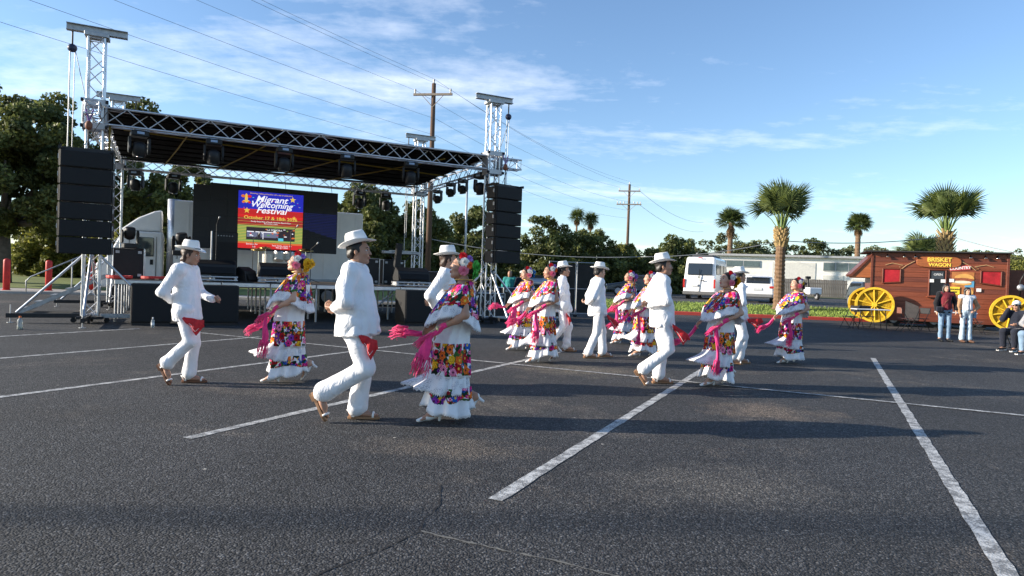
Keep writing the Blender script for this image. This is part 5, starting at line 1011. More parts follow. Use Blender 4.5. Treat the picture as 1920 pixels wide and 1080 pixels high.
def trousers(T, J, h=.012, m=WT, w=1.0, seed=2, flare=1.0, name='trousers', top=None):
    sd = SDF(); g = lambda k: Vector(J[k]); sd.cone(g('hipL'), g('hipR'), .125 * w, None, .03); sd.cone(g('pelvis'), g('pelvis') + Vector((0, 0, .08)), .135 * w, .13 * w, .03, fl=(1, 0, 0, 1.1)); sd.ell(g('pelvis') + Vector((-.055, 0, -.05)), (.10 * w, .15 * w, .11), .04)
    for k in 'LR':
        sd.cone(g('hip' + k), g('kn' + k), .106 * w, .074 * w, .03); a = g('kn' + k).lerp(g('an' + k), .93); sd.cone(g('kn' + k), a, .074 * w, .068 * w * flare, .03); sd.cone(g('kn' + k).lerp(a, .75), a, .068 * w * flare, .074 * w * flare, .02)
    return sdf_obj(name, sd, h, m, T, folds(.0125, seed, 30, 16))
def mhair(T, J, s=1.0, m=HAIR, long=0.0, h=.010):
    sd = SDF(); c, Q = Vector(J['head']), J['Q']; P = lambda x, y, z: c + Q @ Vector((x * s, y * s, z * s))
    sd.ell(P(-.022, 0, .036), (.100 * s, .083 * s, .090 * s), .01, 0, Q); sd.cone(P(-.075, .03, -.035 - long), P(-.075, -.03, -.035 - long), .038 * s, None, .03); sd.cone(P(-.05, .062, -.01), P(-.055, .055, -.05 - long * .7), .024 * s, .018, .02); sd.cone(P(-.05, -.062, -.01), P(-.055, -.055, -.05 - long * .7), .024 * s, .018, .02)
    for y in (-1, 1): sd.cone(P(.012, y * .076, .012), P(.016, y * .074, -.012), .010 * s, .007 * s, .01)   # sideburn
    sd.ell(P(.12, 0, -.01), (.085 * s, .075 * s, .095 * s), .01, 0, Q, 's')
    return sdf_obj('hair', sd, h, m, T, folds(.004, 3, 60, 40))
def cloth_ribbon(name, path, widths, thick, m, T, n=8, seed=0, wob=.012):
    P = [Vector(p) for p in path]; fine = []; ws = []
    for i in range(len(P) - 1):
        for k in range(5):
            t = k / 5; p0 = P[max(i - 1, 0)]; p1 = P[i]; p2 = P[i + 1]; p3 = P[min(i + 2, len(P) - 1)]
            fine.append(.5 * ((2 * p1) + (p2 - p0) * t + (2 * p0 - 5 * p1 + 4 * p2 - p3) * t * t + (3 * p1 - p0 - 3 * p2 + p3) * t ** 3)); ws.append(widths[i] + (widths[i + 1] - widths[i]) * t)
    fine.append(P[-1]); ws.append(widths[-1]); r = random.Random(seed); vs = []; K = len(fine); M_ = 14; ph = r.uniform(0, 6)
    for i, p in enumerate(fine):
        t = (fine[min(i + 1, K - 1)] - fine[max(i - 1, 0)]).normalized(); side = t.cross(Vector((0, 1, 0)));
        if side.length < .2: side = t.cross(Vector((1, 0, 0)))
        side.normalize(); nn = t.cross(side).normalized()
        for j in range(M_):
            a = 2 * math.pi * j / M_; w = ws[i] * .68; rip = 1 + .22 * math.sin(3 * a + i * .25 + ph)
            vs.append(p + side * math.cos(a) * w * rip + nn * (math.sin(a) * thick * rip + wob * math.sin(math.cos(a) * 5 + i * .5 + ph)))
    fs = [(i * M_ + j, i * M_ + (j + 1) % M_, (i + 1) * M_ + (j + 1) % M_, (i + 1) * M_ + j) for i in range(K - 1) for j in range(M_)] + [tuple(reversed(range(M_))), tuple(range((K - 1) * M_, K * M_))]
    b = MB().add(vs, fs); e = fine[-1]; d = (fine[-1] - fine[-3]).normalized(); side = d.cross(Vector((0, 1, 0))); side = side.normalized() if side.length > .2 else Vector((0, 1, 0)); w = ws[-1]
    for k in range(46):      # fringe
        q = e + side * r.uniform(-1, 1) * w + Vector((0, r.uniform(-1, 1) * thick, 0)); b.tube([q - d * .03, q + d * .07 + Vector((r.uniform(-.02, .02), r.uniform(-.02, .02), -.01)), q + d * r.uniform(.08, .14) + Vector((r.uniform(-.035, .035), r.uniform(-.03, .03), -.05))], [.0042, .0032, .0018], 4)
    return b.build(name, m, T, smooth=True)
# ---- the dancing men
def man(label, loc, rz, J, hat=True, stout=0.0, hairm=HAIR, longh=0, skin=SK, res=(.009, .012), sole=SOLE, seed=1, s=1.0, band=None, beard=False):
    T = thing('person', label, 'person', loc, rz, 'male dancers in white'); T.scale = (s, s, s)
    sdf_obj('body', body(J), res[0], skin, T); face_bits(T, J['head'], J['Q'], 1.0, LIPN); mhair(T, J, 1.0, hairm, longh)
    trousers(T, J, res[1], seed=seed, w=1 + stout * .6, flare=1.12); shirt(T, J, stout, J.get('hem', .80), res[1], seed=seed + 5, hemback=J.get('hemback'))
    fedora(T, J['head'], J['Q'], 1.06, tilt=J.get('tilt', -5))
    for k in 'LR': h, t, n = J['foot' + k]; sandal(T, h, t, n, sole)
    if beard: MB().ell((0, 0, 0), (.014, .016, .014), 8).build('beard', HAIR, T, smooth=True, loc=Vector(J['head']) + J['Q'] @ Vector((.085, 0, -.096)))
    b = band or ((.05, -.21, .80), (.14, -.20, .70)); a, c = Vector(b[0]), Vector(b[1])
    vs = []; N_ = 9   # folded bandana hanging from the waist
    for i in range(N_):
        for j in range(5):
            u, v = i / (N_ - 1), j / 4; drop = .03 + .16 * (u / .62 if u < .62 else 1 - (u - .62) / .38 * .75) + .015 * math.sin(u * 13); x = a.x + (c.x - a.x) * u
            vs.append(Vector((x + .025 * v * u, a.y + (c.y - a.y) * u - .022 * math.sin(u * 11 + v * 2) - .02 * math.sin(v * 2.6), a.z + (c.z - a.z) * u - v * drop)))
    n0 = len(vs); vs2 = [p + Vector((0, .012, 0)) for p in vs]; q = lambda o: [(o + i * 5 + j, o + (i + 1) * 5 + j, o + (i + 1) * 5 + j + 1, o + i * 5 + j + 1) for i in range(N_ - 1) for j in range(4)]
    bo = MB().add(vs + vs2, q(0) + q(n0)).build('bandana', BANDANA, T, smooth=True)
    for jj in (3,): MB().tube([vs[i * 5 + jj] + Vector((0, -.004, 0)) for i in range(2, N_ - 2)], .0022, 4).build('printed_border', HATM, bo)
    return T
def JM(**kw):
    """standing man 1.75 m facing +x, right side towards the camera, hands behind the back, trailing right leg bent"""
    J = dict(pelvis=(-.01, 0, .97), chest=(-.03, 0, 1.27), neck=(-.035, 0, 1.47), head=(.0, 0, 1.625), Q=head_rot(0, 3), shL=(-.035, .185, 1.43), shR=(-.035, -.185, 1.43),
             elL=(-.12, .30, 1.17), wrL=(-.20, .07, 1.06), elR=(-.02, -.31, 1.15), wrR=(-.195, -.10, 1.08), handR=((-.75, .5, .05), (-.2, .3, .6), .75), handL=((-.3, -.9, .0), (-.5, 0, .5), .5),
             hipL=(0, .095, .93), knL=(.055, .10, .50), anL=(0, .10, .10), footL=((-.04, .10, .028), (.19, .125, .028), (0, 0, 1)),
             hipR=(0, -.095, .93), knR=(.13, -.11, .53), anR=(-.29, -.10, .27), footR=((-.345, -.10, .245), (-.235, -.115, .045), (.88, 0, .48)), hem=.80)
    J.update(kw); return J
man('man in white with brimmed hat, front centre, right hand behind his back', (-1.47, 6.36, 0), R(-3), JM(hem=.83, tilt=-16), stout=.30, res=(.008, .010), seed=3, s=1.0, skin=SK, band=((.09, -.2, .86), (.24, -.18, .80)))
man('leftmost man in white with hat, fist held before his waist', (-3.93, 8.08, 0), R(2), JM(tilt=2, head=(.03, 0, 1.62), Q=head_rot(2, -4), elR=(-.19, -.25, 1.15), wrR=(-.18, -.05, 1.05), elL=(.03, .29, 1.14), wrL=(.24, .20, 1.07), handL=((.9, -.2, .25), (0, -.8, -.4), 1.0), handR=((.2, 1, -.1), (-.7, 0, .3), .5), knR=(.10, -.11, .55), anR=(-.20, -.10, .26), footR=((-.25, -.10, .225), (-.14, -.115, .03), (.88, 0, .48))),
    stout=.03, hairm=HAIRB, longh=.03, res=(.009, .011), seed=8, s=.965, sole=RUST, band=((.06, -.22, .86), (.27, -.16, .82)), beard=True)
man('man in white with hat, mostly hidden behind the front lady', (-.83, 8.6, 0), R(3), JM(Q=head_rot(10, 0), elR=(-.20, -.30, 1.17), wrR=(-.14, -.08, 1.03)), longh=.02, hairm=HAIRB, res=(.011, .013), seed=11, skin=SKL)
man('man in white with hat striding behind the two ladies at centre', (1.02, 13.2, 0), R(0), JM(Q=head_rot(0, 6), knL=(.14, .1, .50), anL=(.10, .10, .10), footL=((.06, .10, .028), (.29, .125, .028), (0, 0, 1)), knR=(.02, -.1, .52), anR=(-.26, -.1, .18), footR=((-.31, -.10, .14), (-.17, -.11, .02), (.7, 0, .7)), elR=(-.10, -.3, 1.16), wrR=(-.19, -.08, 1.06)), res=(.012, .014), seed=13, s=.99)
man('shorter man in white with hat, both feet on the ground, hands behind', (1.62, 12.4, 0), R(8), JM(Q=head_rot(8, -8), pelvis=(-.03, 0, .95), knL=(.12, .1, .49), anL=(.14, .10, .10), footL=((.10, .10, .028), (.33, .125, .028), (0, 0, 1)), knR=(-.04, -.1, .50), anR=(-.20, -.1, .10), footR=((-.24, -.10, .028), (-.01, -.12, .028), (0, 0, 1)), elR=(-.18, -.29, 1.15), wrR=(-.24, -.06, 1.04)), stout=.05, res=(.012, .013), seed=17, s=.98, skin=SKL, band=((.12, -.16, .84), (.35, -.12, .70)))
man('tall man in white with hat, right of centre, hands clasped behind', (2.12, 9.36, 0), R(-1), JM(Q=head_rot(-12, 6), elR=(-.02, -.32, 1.16), wrR=(-.19, -.10, 1.09), elL=(-.18, .27, 1.17), wrL=(-.22, -.02, 1.10), anR=(-.27, -.10, .20), footR=((-.32, -.10, .17), (-.20, -.115, .0), (.85, 0, .52)), knR=(.09, -.11, .50)), stout=.03, res=(.009, .011), seed=19, s=1.02, band=((.10, -.19, .86), (.33, -.16, .72)))
man('man in white with hat behind the lady with raised chin', (4.16, 12.2, 0), R(-2), JM(Q=head_rot(0, 0), knL=(.16, .1, .50), anL=(.08, .10, .10), footL=((.04, .10, .028), (.27, .125, .028), (0, 0, 1)), knR=(.05, -.1, .50), anR=(-.12, -.1, .12), footR=((-.16, -.10, .05), (.06, -.11, .022), (.15, 0, 1))), res=(.012, .014), seed=23, s=.98, band=((.10, -.2, .86), (.38, -.17, .88)))
# ---- the dancing ladies
def floral(name, scale=9.5, base=(.78, .78, .80), seed=0.0, cover=.37):
    m = bpy.data.materials.new(name); m.use_nodes = True; t = m.node_tree; b = t.nodes['Principled BSDF']; uv = N(t, 'ShaderNodeTexCoord').outputs['UV']
    mp = N(t, 'ShaderNodeMapping'); mp.inputs['Location'].default_value = (seed, seed * .7, 0); t.links.new(uv, mp.inputs[0]); uv = mp.outputs[0]
    def layer(sc, Rr, pet, lobes):
        v = N(t, 'ShaderNodeTexVoronoi', voronoi_dimensions='2D', i_Scale=sc, i_Randomness=.72); t.links.new(uv, v.inputs['Vector'])
        sb = N(t, 'ShaderNodeVectorMath', operation='SUBTRACT'); t.links.new(uv, sb.inputs[0]); t.links.new(v.outputs['Position'], sb.inputs[1]); sx = N(t, 'ShaderNodeSeparateXYZ'); t.links.new(sb.outputs[0], sx.inputs[0])
        ln = N(t, 'ShaderNodeVectorMath', operation='LENGTH'); t.links.new(sb.outputs[0], ln.inputs[0]); ang = math_n(t, 'ARCTAN2', sx.outputs[1], sx.outputs[0]); sc_ = N(t, 'ShaderNodeSeparateColor'); t.links.new(v.outputs['Color'], sc_.inputs[0])
        ph = math_n(t, 'MULTIPLY', sc_.outputs[1], 6.28); rr = math_n(t, 'MULTIPLY', math_n(t, 'MULTIPLY', ln.outputs['Value'], sc), math_n(t, 'ADD', 1.0, math_n(t, 'MULTIPLY', math_n(t, 'COSINE', math_n(t, 'ADD', math_n(t, 'MULTIPLY', ang, lobes), ph)), pet)))
        return rr, sc_.outputs[0], sc_.outputs[2], ang
    g1, c1, b1, a1 = layer(scale * 1.35, .5, .45, 2.0); leaf = ramp(t, g1, [(.54, 1.0), (.58, 0.0)]); col = mixc(t, leaf, (*base,), ramp(t, c1, [(0, (.012, .045, .02)), (.5, (.01, .02, .012)), (.75, (.05, .13, .03))], 'CONSTANT'))
    for sc, Rr, pt, lb, in ((scale * 1.9, .30, .16, 5.0), (scale, cover, .15, 6.0)):
        rr, rc, rb, an = layer(sc, Rr, pt, lb); msk = ramp(t, rr, [(Rr, 1.0), (Rr + .03, 0.0)])
        pc = ramp(t, rc, [(0, (.68, .02, .22)), (.17, (.40, .008, .015)), (.33, (.80, .16, .02)), (.47, (.20, .03, .34)), (.60, (.85, .45, .02)), (.72, (.02, .10, .42)), (.82, (.85, .25, .42)), (.91, (.62, .02, .05))], 'CONSTANT')
        ringv = math_n(t, 'SINE', math_n(t, 'ADD', math_n(t, 'MULTIPLY', rr, 30.0), math_n(t, 'MULTIPLY', an, 6.0))); pc = mixc(t, 1.0, pc, ramp(t, math_n(t, 'ADD', math_n(t, 'MULTIPLY', ringv, .5), .5), [(0, .55), (1, 1.25)]), 'MULTIPLY')
        pc = mixc(t, ramp(t, rr, [(.09, 1.0), (.12, 0.0)]), pc, ramp(t, rb, [(0, (.8, .5, .05)), (.5, (.04, .01, .03))], 'CONSTANT')); col = mixc(t, msk, col, pc)
    t.links.new(col, b.inputs['Base Color']); b.inputs['Roughness'].default_value = .8; b.inputs['Specular IOR Level'].default_value = .2
    n = N(t, 'ShaderNodeTexNoise', i_Scale=90, i_Detail=3); t.links.new(uv, n.inputs['Vector']); bp = N(t, 'ShaderNodeBump', i_Strength=.3, i_Distance=.004); t.links.new(n.outputs[0], bp.inputs['Height']); t.links.new(bp.outputs[0], b.inputs['Normal']); return m
def lacem(name, sc=70):
    m = bpy.data.materials.new(name); m.use_nodes = True; t = m.node_tree; b = t.nodes['Principled BSDF']; uv = N(t, 'ShaderNodeTexCoord').outputs['UV']
    v = N(t, 'ShaderNodeTexVoronoi', voronoi_dimensions='2D', feature='DISTANCE_TO_EDGE', i_Scale=sc); t.links.new(uv, v.inputs['Vector']); w = N(t, 'ShaderNodeTexVoronoi', voronoi_dimensions='2D', i_Scale=sc * .22); t.links.new(uv, w.inputs['Vector'])
    hole = math_n(t, 'MULTIPLY', ramp(t, v.outputs['Distance'], [(.10, 0.0), (.2, 1.0)]), ramp(t, w.outputs['Distance'], [(.28, 1.0), (.5, .25)])); t.links.new(mixc(t, hole, (.80, .80, .83), (.48, .48, .54)), b.inputs['Base Color'])
    b.inputs['Roughness'].default_value = .85; b.inputs['Specular IOR Level'].default_value = .15; bp = N(t, 'ShaderNodeBump', i_Strength=.6, i_Distance=.004, invert=True); t.links.new(hole, bp.inputs['Height']); t.links.new(bp.outputs[0], b.inputs['Normal']); return m
FLO = [floral('embroidery_a', 9.0, seed=0.0), floral('embroidery_b', 9.5, seed=3.3), floral('embroidery_c', 9.0, seed=7.1)]; LACE = lacem('white_lace')
def tier(name, T, z0, z1, cen, rad, m, nf=14, amp=.012, seed=0, nz=14, na=110, jag=0.0, top=None, th=.006, ampt=.2, zf=None, sq=1.0):
    """cloth tube from z1 (top) down to z0 (hem) round cen(z) with radii rad(z, angle); zf(angle) lifts the hem"""
    r = random.Random(seed); ph = [r.uniform(0, 6.28) for _ in range(4)]; V = []; UV = []
    for lay in (0, 1):
        for i in range(nz + 1):
            f = i / nz
            for j in range(na + 1):
                a = 2 * math.pi * j / na; zh = z0 + (zf(a) if zf else 0); zt = z1 + (top(a) if top else 0); z = zt + (zh - zt) * f
                if i == nz and jag: z -= jag * abs(((j * .5) % 1) - .5) * 2
                k = amp * (ampt + (1 - ampt) * f); w = k * (math.sin(nf * a + ph[0] + .7 * math.sin(3 * a + ph[1])) + .45 * math.sin(nf * 1.7 * a + ph[2] + f * 1.5)); cx, cy = cen(z, a, f); rx, ry = rad(z, a, f)
                w -= lay * th; V.append((cx + (rx + w) * math.cos(a), cy + (ry + w) * math.sin(a), z)); UV.append((a * (rx + ry) / 2 if False else a * .24, z))
    nn = na + 1; F = []; o2 = (nz + 1) * nn
    for i in range(nz):
        for j in range(na): p = i * nn + j; F.append((p, p + nn, p + nn + 1, p + 1)); F.append((o2 + p, o2 + p + 1, o2 + p + nn + 1, o2 + p + nn))
    for j in range(na): p = nz * nn + j; F.append((p, o2 + p, o2 + p + 1, p + 1))
    return np_obj(name, np.array(V), np.array(F), m, T, None, np.array(UV))
_fl = {}
def flower_mesh(key, m, layers=4, ruffle=.25):
    if key in _fl: return _fl[key]
    r = random.Random(hash(key) % 1000); b = MB()
    for L in range(layers):
        n = 7 - L; rad = 1 - L * .2; tilt = .25 + L * .32
        for i in range(n):
            a = 2 * math.pi * (i + .5 * (L % 2)) / n + r.uniform(-.15, .15); d = Vector((math.cos(a), math.sin(a), 0)); p = Vector((-d.y, d.x, 0)); up = Vector((0, 0, 1)); w = rad * .52
            pts = []
            for s_, (q, ww) in enumerate(((.1, .25), (.55, 1.0), (.9, 1.05), (1.02, .6))):
                c = (d * math.cos(tilt) + up * math.sin(tilt)) * rad * q + up * (.12 * L - .25 * q * q * (1 if L < 2 else .2))
                for u in (-1, 0, 1): pts.append(c + p * w * ww * u + up * (.12 * abs(u) * rad + r.uniform(-1, 1) * ruffle * .25 * (q > .5)))
            b.add(pts, [(k * 3 + j, k * 3 + j + 1, (k + 1) * 3 + j + 1, (k + 1) * 3 + j) for k in range(3) for j in range(2)])
    me = bpy.data.meshes.new('flower'); me.from_pydata([tuple(v) for v in b.v], [], b.f); me.materials.append(m); me.shade_smooth(); _fl[key] = me; return me
FC = {k: mat('flower_' + k, c, .7, 0, .2, 3) for k, c in dict(red=(.62, .012, .02), white=(.80, .78, .74), pink=(.80, .22, .32), orange=(.80, .15, .03), green=(.08, .45, .06), yellow=(.85, .50, .02), blue=(.02, .22, .55), purple=(.35, .18, .55), dark=(.02, .012, .02), navy=(.02, .025, .11)).items()}
def woman(label, loc, rz, back='green', seed=1, res=(.009, .012), s=1.0, sweep=1.0, yaw=0, pitch=12, shawl='drape', skin=SKL, lean=0.0, stepback=True, lipm=LIPR, fullskirt=1.0, arms='low'):
    T = thing('person', label, 'person', loc, rz, 'female dancers in embroidered dresses'); T.scale = (s, s, s); r = random.Random(seed); tx = lambda z: -.10 - lean - .115 * max(0, z - .8) / .5 * 1.0
    J = dict(pelvis=(-.10, 0, .89), chest=(-.165 - lean, 0, 1.15), neck=(-.20 - lean, 0, 1.315), head=(-.175 - lean, 0, 1.465), Q=head_rot(yaw, pitch), shL=(-.195 - lean, .165, 1.275), shR=(-.195 - lean, -.165, 1.275), elL=(-.225 - lean, .315, 1.03), wrL=(.035, .275, .885), elR=(-.12 - lean, -.27, 1.03), wrR=(.10, -.16, .875), handL=((.65, -.15, -.6), (-.4, -.7, -.3), .55), handR=((.65, .2, -.5), (-.4, .7, -.3), .55),
             hipL=(-.10, .085, .86), knL=(-.02, .085, .47), anL=(.02, .08, .12), footL=((-.01, .08, .07), (.16, .09, .018), (-.28, 0, 1)), hipR=(-.10, -.085, .86), knR=(-.06, -.085, .47), anR=(-.33, -.08, .22), footR=((-.375, -.08, .20), (-.265, -.09, .045), (.75, 0, .65)))
    if not stepback: J.update(knR=(-.10, -.085, .47), anR=(-.15, -.08, .12), footR=((-.18, -.08, .07), (-.01, -.09, .018), (-.28, 0, 1)))
    if arms == 'hip': J.update(elL=(-.20 - lean, .30, 1.03), wrL=(.0, .20, .86), handL=((.5, -.5, -.5), (-.4, -.7, -.3), .5))
    sdf_obj('body', body(J, True, slim=.92), res[0], skin, T); face_bits(T, J['head'], J['Q'], .96, lipm); c, Q = Vector(J['head']), J['Q']; P = lambda x, y, z: c + Q @ Vector((x, y, z))
    sd = SDF(); sd.ell(P(-.018, 0, .036), (.098, .078, .090), .01, 0, Q); sd.ell(P(-.105, 0, .0), (.055, .055, .055), .02); sd.ell(P(.125, 0, -.035), (.10, .085, .105), .01, 0, Q, 's'); sdf_obj('hair', sd, .009, HAIR, T)
    cen = lambda z, a, f: (tx(z), 0)
    # skirt tiers
    fs = fullskirt
    tier('underskirt', T, .11, .62, lambda z, a, f: (-.105 + .01 * sweep * f, 0), lambda z, a, f: (.15 + (.04 * f + .045 * f ** 3) * fs, .175 + (.035 * f + .045 * f ** 3) * fs), WC, 8, .030, seed, 18, 130, .010, zf=lambda a: .03 * math.sin(2 * a + seed) + .02 * math.sin(5 * a))
    tier('floral_hem', T, .215, .34, lambda z, a, f: (-.10, 0), lambda z, a, f: (.190 + .018 * f, .212 + .018 * f), FLO[seed % 3], 8, .024, seed, 8, 120, .008, ampt=.75, zf=lambda a: .02 * math.sin(3 * a + seed))
    tier('lace_flounce', T, .29, .50, lambda z, a, f: (-.095 + .035 * sweep * f, 0), lambda z, a, f: (.182 + .04 * f + .15 * sweep * f * f * max(0, math.cos(a)) ** 2, .205 + .04 * f), LACE, 9, .026, seed + 2, 12, 150, .02, zf=lambda a: .06 * sweep * max(0, math.cos(a)) ** 2)
    tier('dress_body', T, .44, 1.2, cen, lambda z, a, f: (.150 + .042 * f, .170 + .045 * f), WC, 9, .014, seed + 3, 18, 110, .006)
    tier('floral_band', T, .455, .755, lambda z, a, f: (tx(z), 0), lambda z, a, f: (.176 + .022 * f, .200 + .022 * f), FLO[(seed + 1) % 3], 9, .013, seed + 3, 8, 110, ampt=.85)
    # yoke falling over the shoulders, shorter over the arms
    side = lambda a: abs(math.sin(a)) ** 2.2
    yc = lambda z, a, f: (-.195 - lean + .075 * f, 0); yr = lambda z, a, f: (.090 + .135 * f ** .75, .150 + .185 * f ** .42)
    ztop = 1.335; zf_ = lambda a: .115 * side(a) - .04 * max(0, -math.cos(a))
    tier('yoke', T, 1.005, ztop, yc, yr, FLO[(seed + 2) % 3], 8, .014, seed + 4, 16, 120, zf=zf_, top=lambda a: -.02 * math.cos(a) - .01, ampt=.1)
    tier('yoke_lace', T, .905, 1.015, lambda z, a, f: (-.195 - lean + .072 + .012 * f, 0), lambda z, a, f: (.220 + .035 * f, .330 + .02 * f), LACE, 8, .018, seed + 4, 6, 160, .022, zf=zf_, top=zf_, ampt=.9)
    # necklaces, earring, bracelet
    for k, (rr, dz, dx) in enumerate(((.082, .0, .015), (.105, -.045, .045), (.12, -.09, .07))):
        pts = [(-.205 - lean + dx * (.5 + .5 * math.cos(a)) + rr * math.cos(a) * .95, (rr + .012) * math.sin(a), 1.352 + dz * (.5 + .5 * math.cos(a)) - .012 * k) for a in [i * .2618 for i in range(24)]]; MB().tube(pts, .0055, 5, closed=True).build('necklace', GOLDJ, T, smooth=True)
    for y in (-1, 1): MB().ell((0, 0, 0), (.009, .005, .022), 8).build('earring', GOLDJ, T, smooth=True, loc=P(.0, y * .088, -.062))
    w = Vector(J['wrL']); d = (w - Vector(J['elL'])).normalized(); MB().lathe([(.031, -.008), (.033, 0), (.031, .008)], 14, w - d * .02, d.to_track_quat('Z', 'Y').to_matrix()).build('bracelet', BRAC, T)
    # hair flowers on the side facing us and at the back
    bk = {'green': ['green', 'green', 'orange'], 'yellow': ['yellow', 'yellow', 'dark'], 'blue': ['blue', 'blue', 'white'], 'dark': ['dark', 'dark', 'orange'], 'lilac': ['purple', 'pink', 'white'], 'navy': ['navy', 'navy', 'yellow']}[back]
    fl = [('red', (.012, .062, .108), .040), ('white', (-.012, .092, .050), .046), ('pink', (-.018, .094, -.022), .050), ('purple', (-.055, .055, .098), .032), (bk[2], (-.066, .086, .035), .036), (bk[0], (-.125, .05, .035), .060), (bk[1], (-.130, .03, -.035), .052)]
    if back == 'yellow': fl.append(('yellow', (-.165, .02, .04), .062))
    for nm, pos, sz in fl:
        o = bpy.data.objects.new('hair_flower', flower_mesh(nm, FC[nm])); COL.objects.link(o); o.parent = T; o.location = P(*pos); o.scale = (sz,) * 3
        dv = Q @ Vector((pos[0] * .8, pos[1] * 1.6, pos[2] * .5)); o.rotation_euler = dv.to_track_quat('Z', 'Y').to_euler()
    # shoes: white heels
    for k in 'LR':
        h, t, n = (Vector(q) for q in J['foot' + k]); n.normalize(); f = (t - h).normalized(); sd = SDF(); sd.cone(h + n * .028 - f * .01, h + f * .10 + n * .012, .034, .034, .02, fl=(*n, 1.1)); sd.cone(h + f * .10 + n * .012, t + f * .025 + n * .006, .036, .022, .02, fl=(*n, 1.6)); sd.ell(h + f * .06 + n * .085, (.05, .032, .035), .01, op='s')
        sh = sdf_obj('shoe', sd, .008, STRW, T); MB().cyl(h - n * .0 - f * .012, h - f * .02 - n * .062 * (1 if k == 'L' or not stepback else 1), .018, .011, 8).build('heel', STRW, sh); a = Vector(J['an' + k]); MB().tube([a + f * .03 + Vector((0, .034, -.03)), a + f * .045 + Vector((0, 0, -.02)), a + f * .03 + Vector((0, -.034, -.03))], .006, 5).build('strap', STRW, sh)
    # pink shawl
    wl, wr = Vector(J['wrL']), Vector(J['wrR']); el = Vector(J['elL']); hl = wl + Vector((.06, -.01, -.055)); hr = wr + Vector((.06, .01, -.055))
    cloth_ribbon('shawl', [el.lerp(wl, .62) + Vector((0, .0, .0)), el.lerp(wl, .8), wl + Vector((-.01, .0, -.02)), hl], [.036, .040, .034, .026], .036, PINK, T, seed=seed)
    if shawl == 'drape':
        cloth_ribbon('shawl_end', [hl, hl + Vector((.0, .03, -.13)), hl + Vector((-.015, .05, -.24)), hl + Vector((.0, .05, -.33))], [.026, .042, .046, .05], .022, PINK, T, seed=seed + 1); cloth_ribbon('shawl_end', [hr, hr + Vector((.05, 0, -.08)), hr + Vector((.12, 0, -.14)), hr + Vector((.20, -.01, -.17))], [.024, .04, .042, .045], .02, PINK, T, seed=seed + 2)
    elif shawl == 'fly':
        cloth_ribbon('shawl_end', [hl, hl + Vector((.01, .03, -.07)), hl + Vector((.03, .05, -.14)), hl + Vector((.05, .05, -.20))], [.026, .06, .075, .07], .022, PINK, T, seed=seed + 1); cloth_ribbon('shawl_end', [hr, hr + Vector((.06, 0, -.01)), hr + Vector((.14, 0, -.0)), hr + Vector((.2, -.01, .01))], [.024, .035, .045, .06], .02, PINK, T, seed=seed + 2)
    else:
        cloth_ribbon('shawl_end', [hl, hl + Vector((-.01, .03, -.16)), hl + Vector((-.02, .05, -.32)), hl + Vector((-.01, .06, -.47))], [.026, .035, .032, .036], .02, PINK, T, seed=seed + 1); cloth_ribbon('shawl_end', [hr, hr + Vector((.06, 0, -.10)), hr + Vector((.16, -.01, -.19)), hr + Vector((.28, -.02, -.23))], [.022, .034, .036, .04], .02, PINK, T, seed=seed + 2)
    return T
FACE = R(180)
woman('smiling lady in embroidered dress with green hair flower, front centre', (-.68, 6.52, 0), FACE + R(4), 'green', 1, (.008, .011), 1.03, 1.2, 4, 10, 'fly', SK)
woman('lady in embroidered dress with large yellow hair flower, left of centre', (-2.93, 8.5, 0), FACE + R(2), 'yellow', 2, (.009, .012), 1.04, 1.3, 2, 16, 'drape', SKL, fullskirt=.9)
woman('lady with blue hair flower, left one of the pair at centre', (.1, 13.3, 0), FACE + R(14), 'blue', 3, (.012, .014), 1.04, .8, 12, 2, 'fly', SKL, lipm=LIPN)
woman('lady with dark bun, right one of the pair at centre', (.46, 11.4, 0), FACE + R(10), 'dark', 4, (.011, .013), 1.06, .6, 4, 4, 'drape', SK, lipm=LIPN)
woman('lady half hidden behind the shorter man in white', (2.52, 15.4, 0), FACE + R(-5), 'lilac', 5, (.013, .015), 1.06, .5, 0, 12, 'drape', SK)
woman('lady half hidden left of the tall man in white', (2.48, 12.9, 0), FACE + R(4), 'lilac', 6, (.012, .014), 1.03, 1.0, 0, 6, 'long', SKL)
woman('lady with raised chin and red lips, right of the tall man', (2.86, 9.46, 0), FACE + R(12), 'yellow', 7, (.009, .012), 1.02, 1.1, 10, 14, 'long', SKL, lean=.02)
woman('rightmost dancing lady with dark blue hair flower', (5.2, 12.6, 0), FACE + R(8), 'navy', 8, (.012, .014), 1.02, 1.3, 6, 10, 'drape', SKL)
# ---- bystanders
DEN = clothm('blue_denim', (.20, .30, .42), .2); DENL = clothm('pale_denim', (.42, .52, .60), .15); BLZ = clothm('black_blazer', (.012, .012, .015), .1); MARO = clothm('maroon_top', (.16, .02, .03), .1); TANJ = clothm('tan_jacket', (.42, .24, .13), .12); NAVY = clothm('navy_cloth', (.015, .018, .03), .15); KHAKI = clothm('khaki_cloth', (.42, .34, .25), .1); GREYC = clothm('grey_cloth', (.28, .28, .29), .15); BLUEC = clothm('blue_shirt', (.10, .25, .45), .2)
def JS(**kw):
    J = dict(pelvis=(0, 0, .97), chest=(0, 0, 1.26), neck=(-.01, 0, 1.45), head=(.02, 0, 1.59), Q=head_rot(0, 0), shL=(0, .175, 1.40), shR=(0, -.175, 1.40), elL=(0, .25, 1.13), wrL=(.04, .25, .90), elR=(0, -.25, 1.13), wrR=(.04, -.25, .90), hipL=(0, .09, .92), knL=(.01, .1, .50), anL=(0, .11, .10), footL=((-.04, .11, .03), (.18, .13, .03), (0, 0, 1)), hipR=(0, -.09, .92), knR=(.01, -.1, .50), anR=(0, -.11, .10), footR=((-.04, -.11, .03), (.18, -.13, .03), (0, 0, 1))); J.update(kw); return J
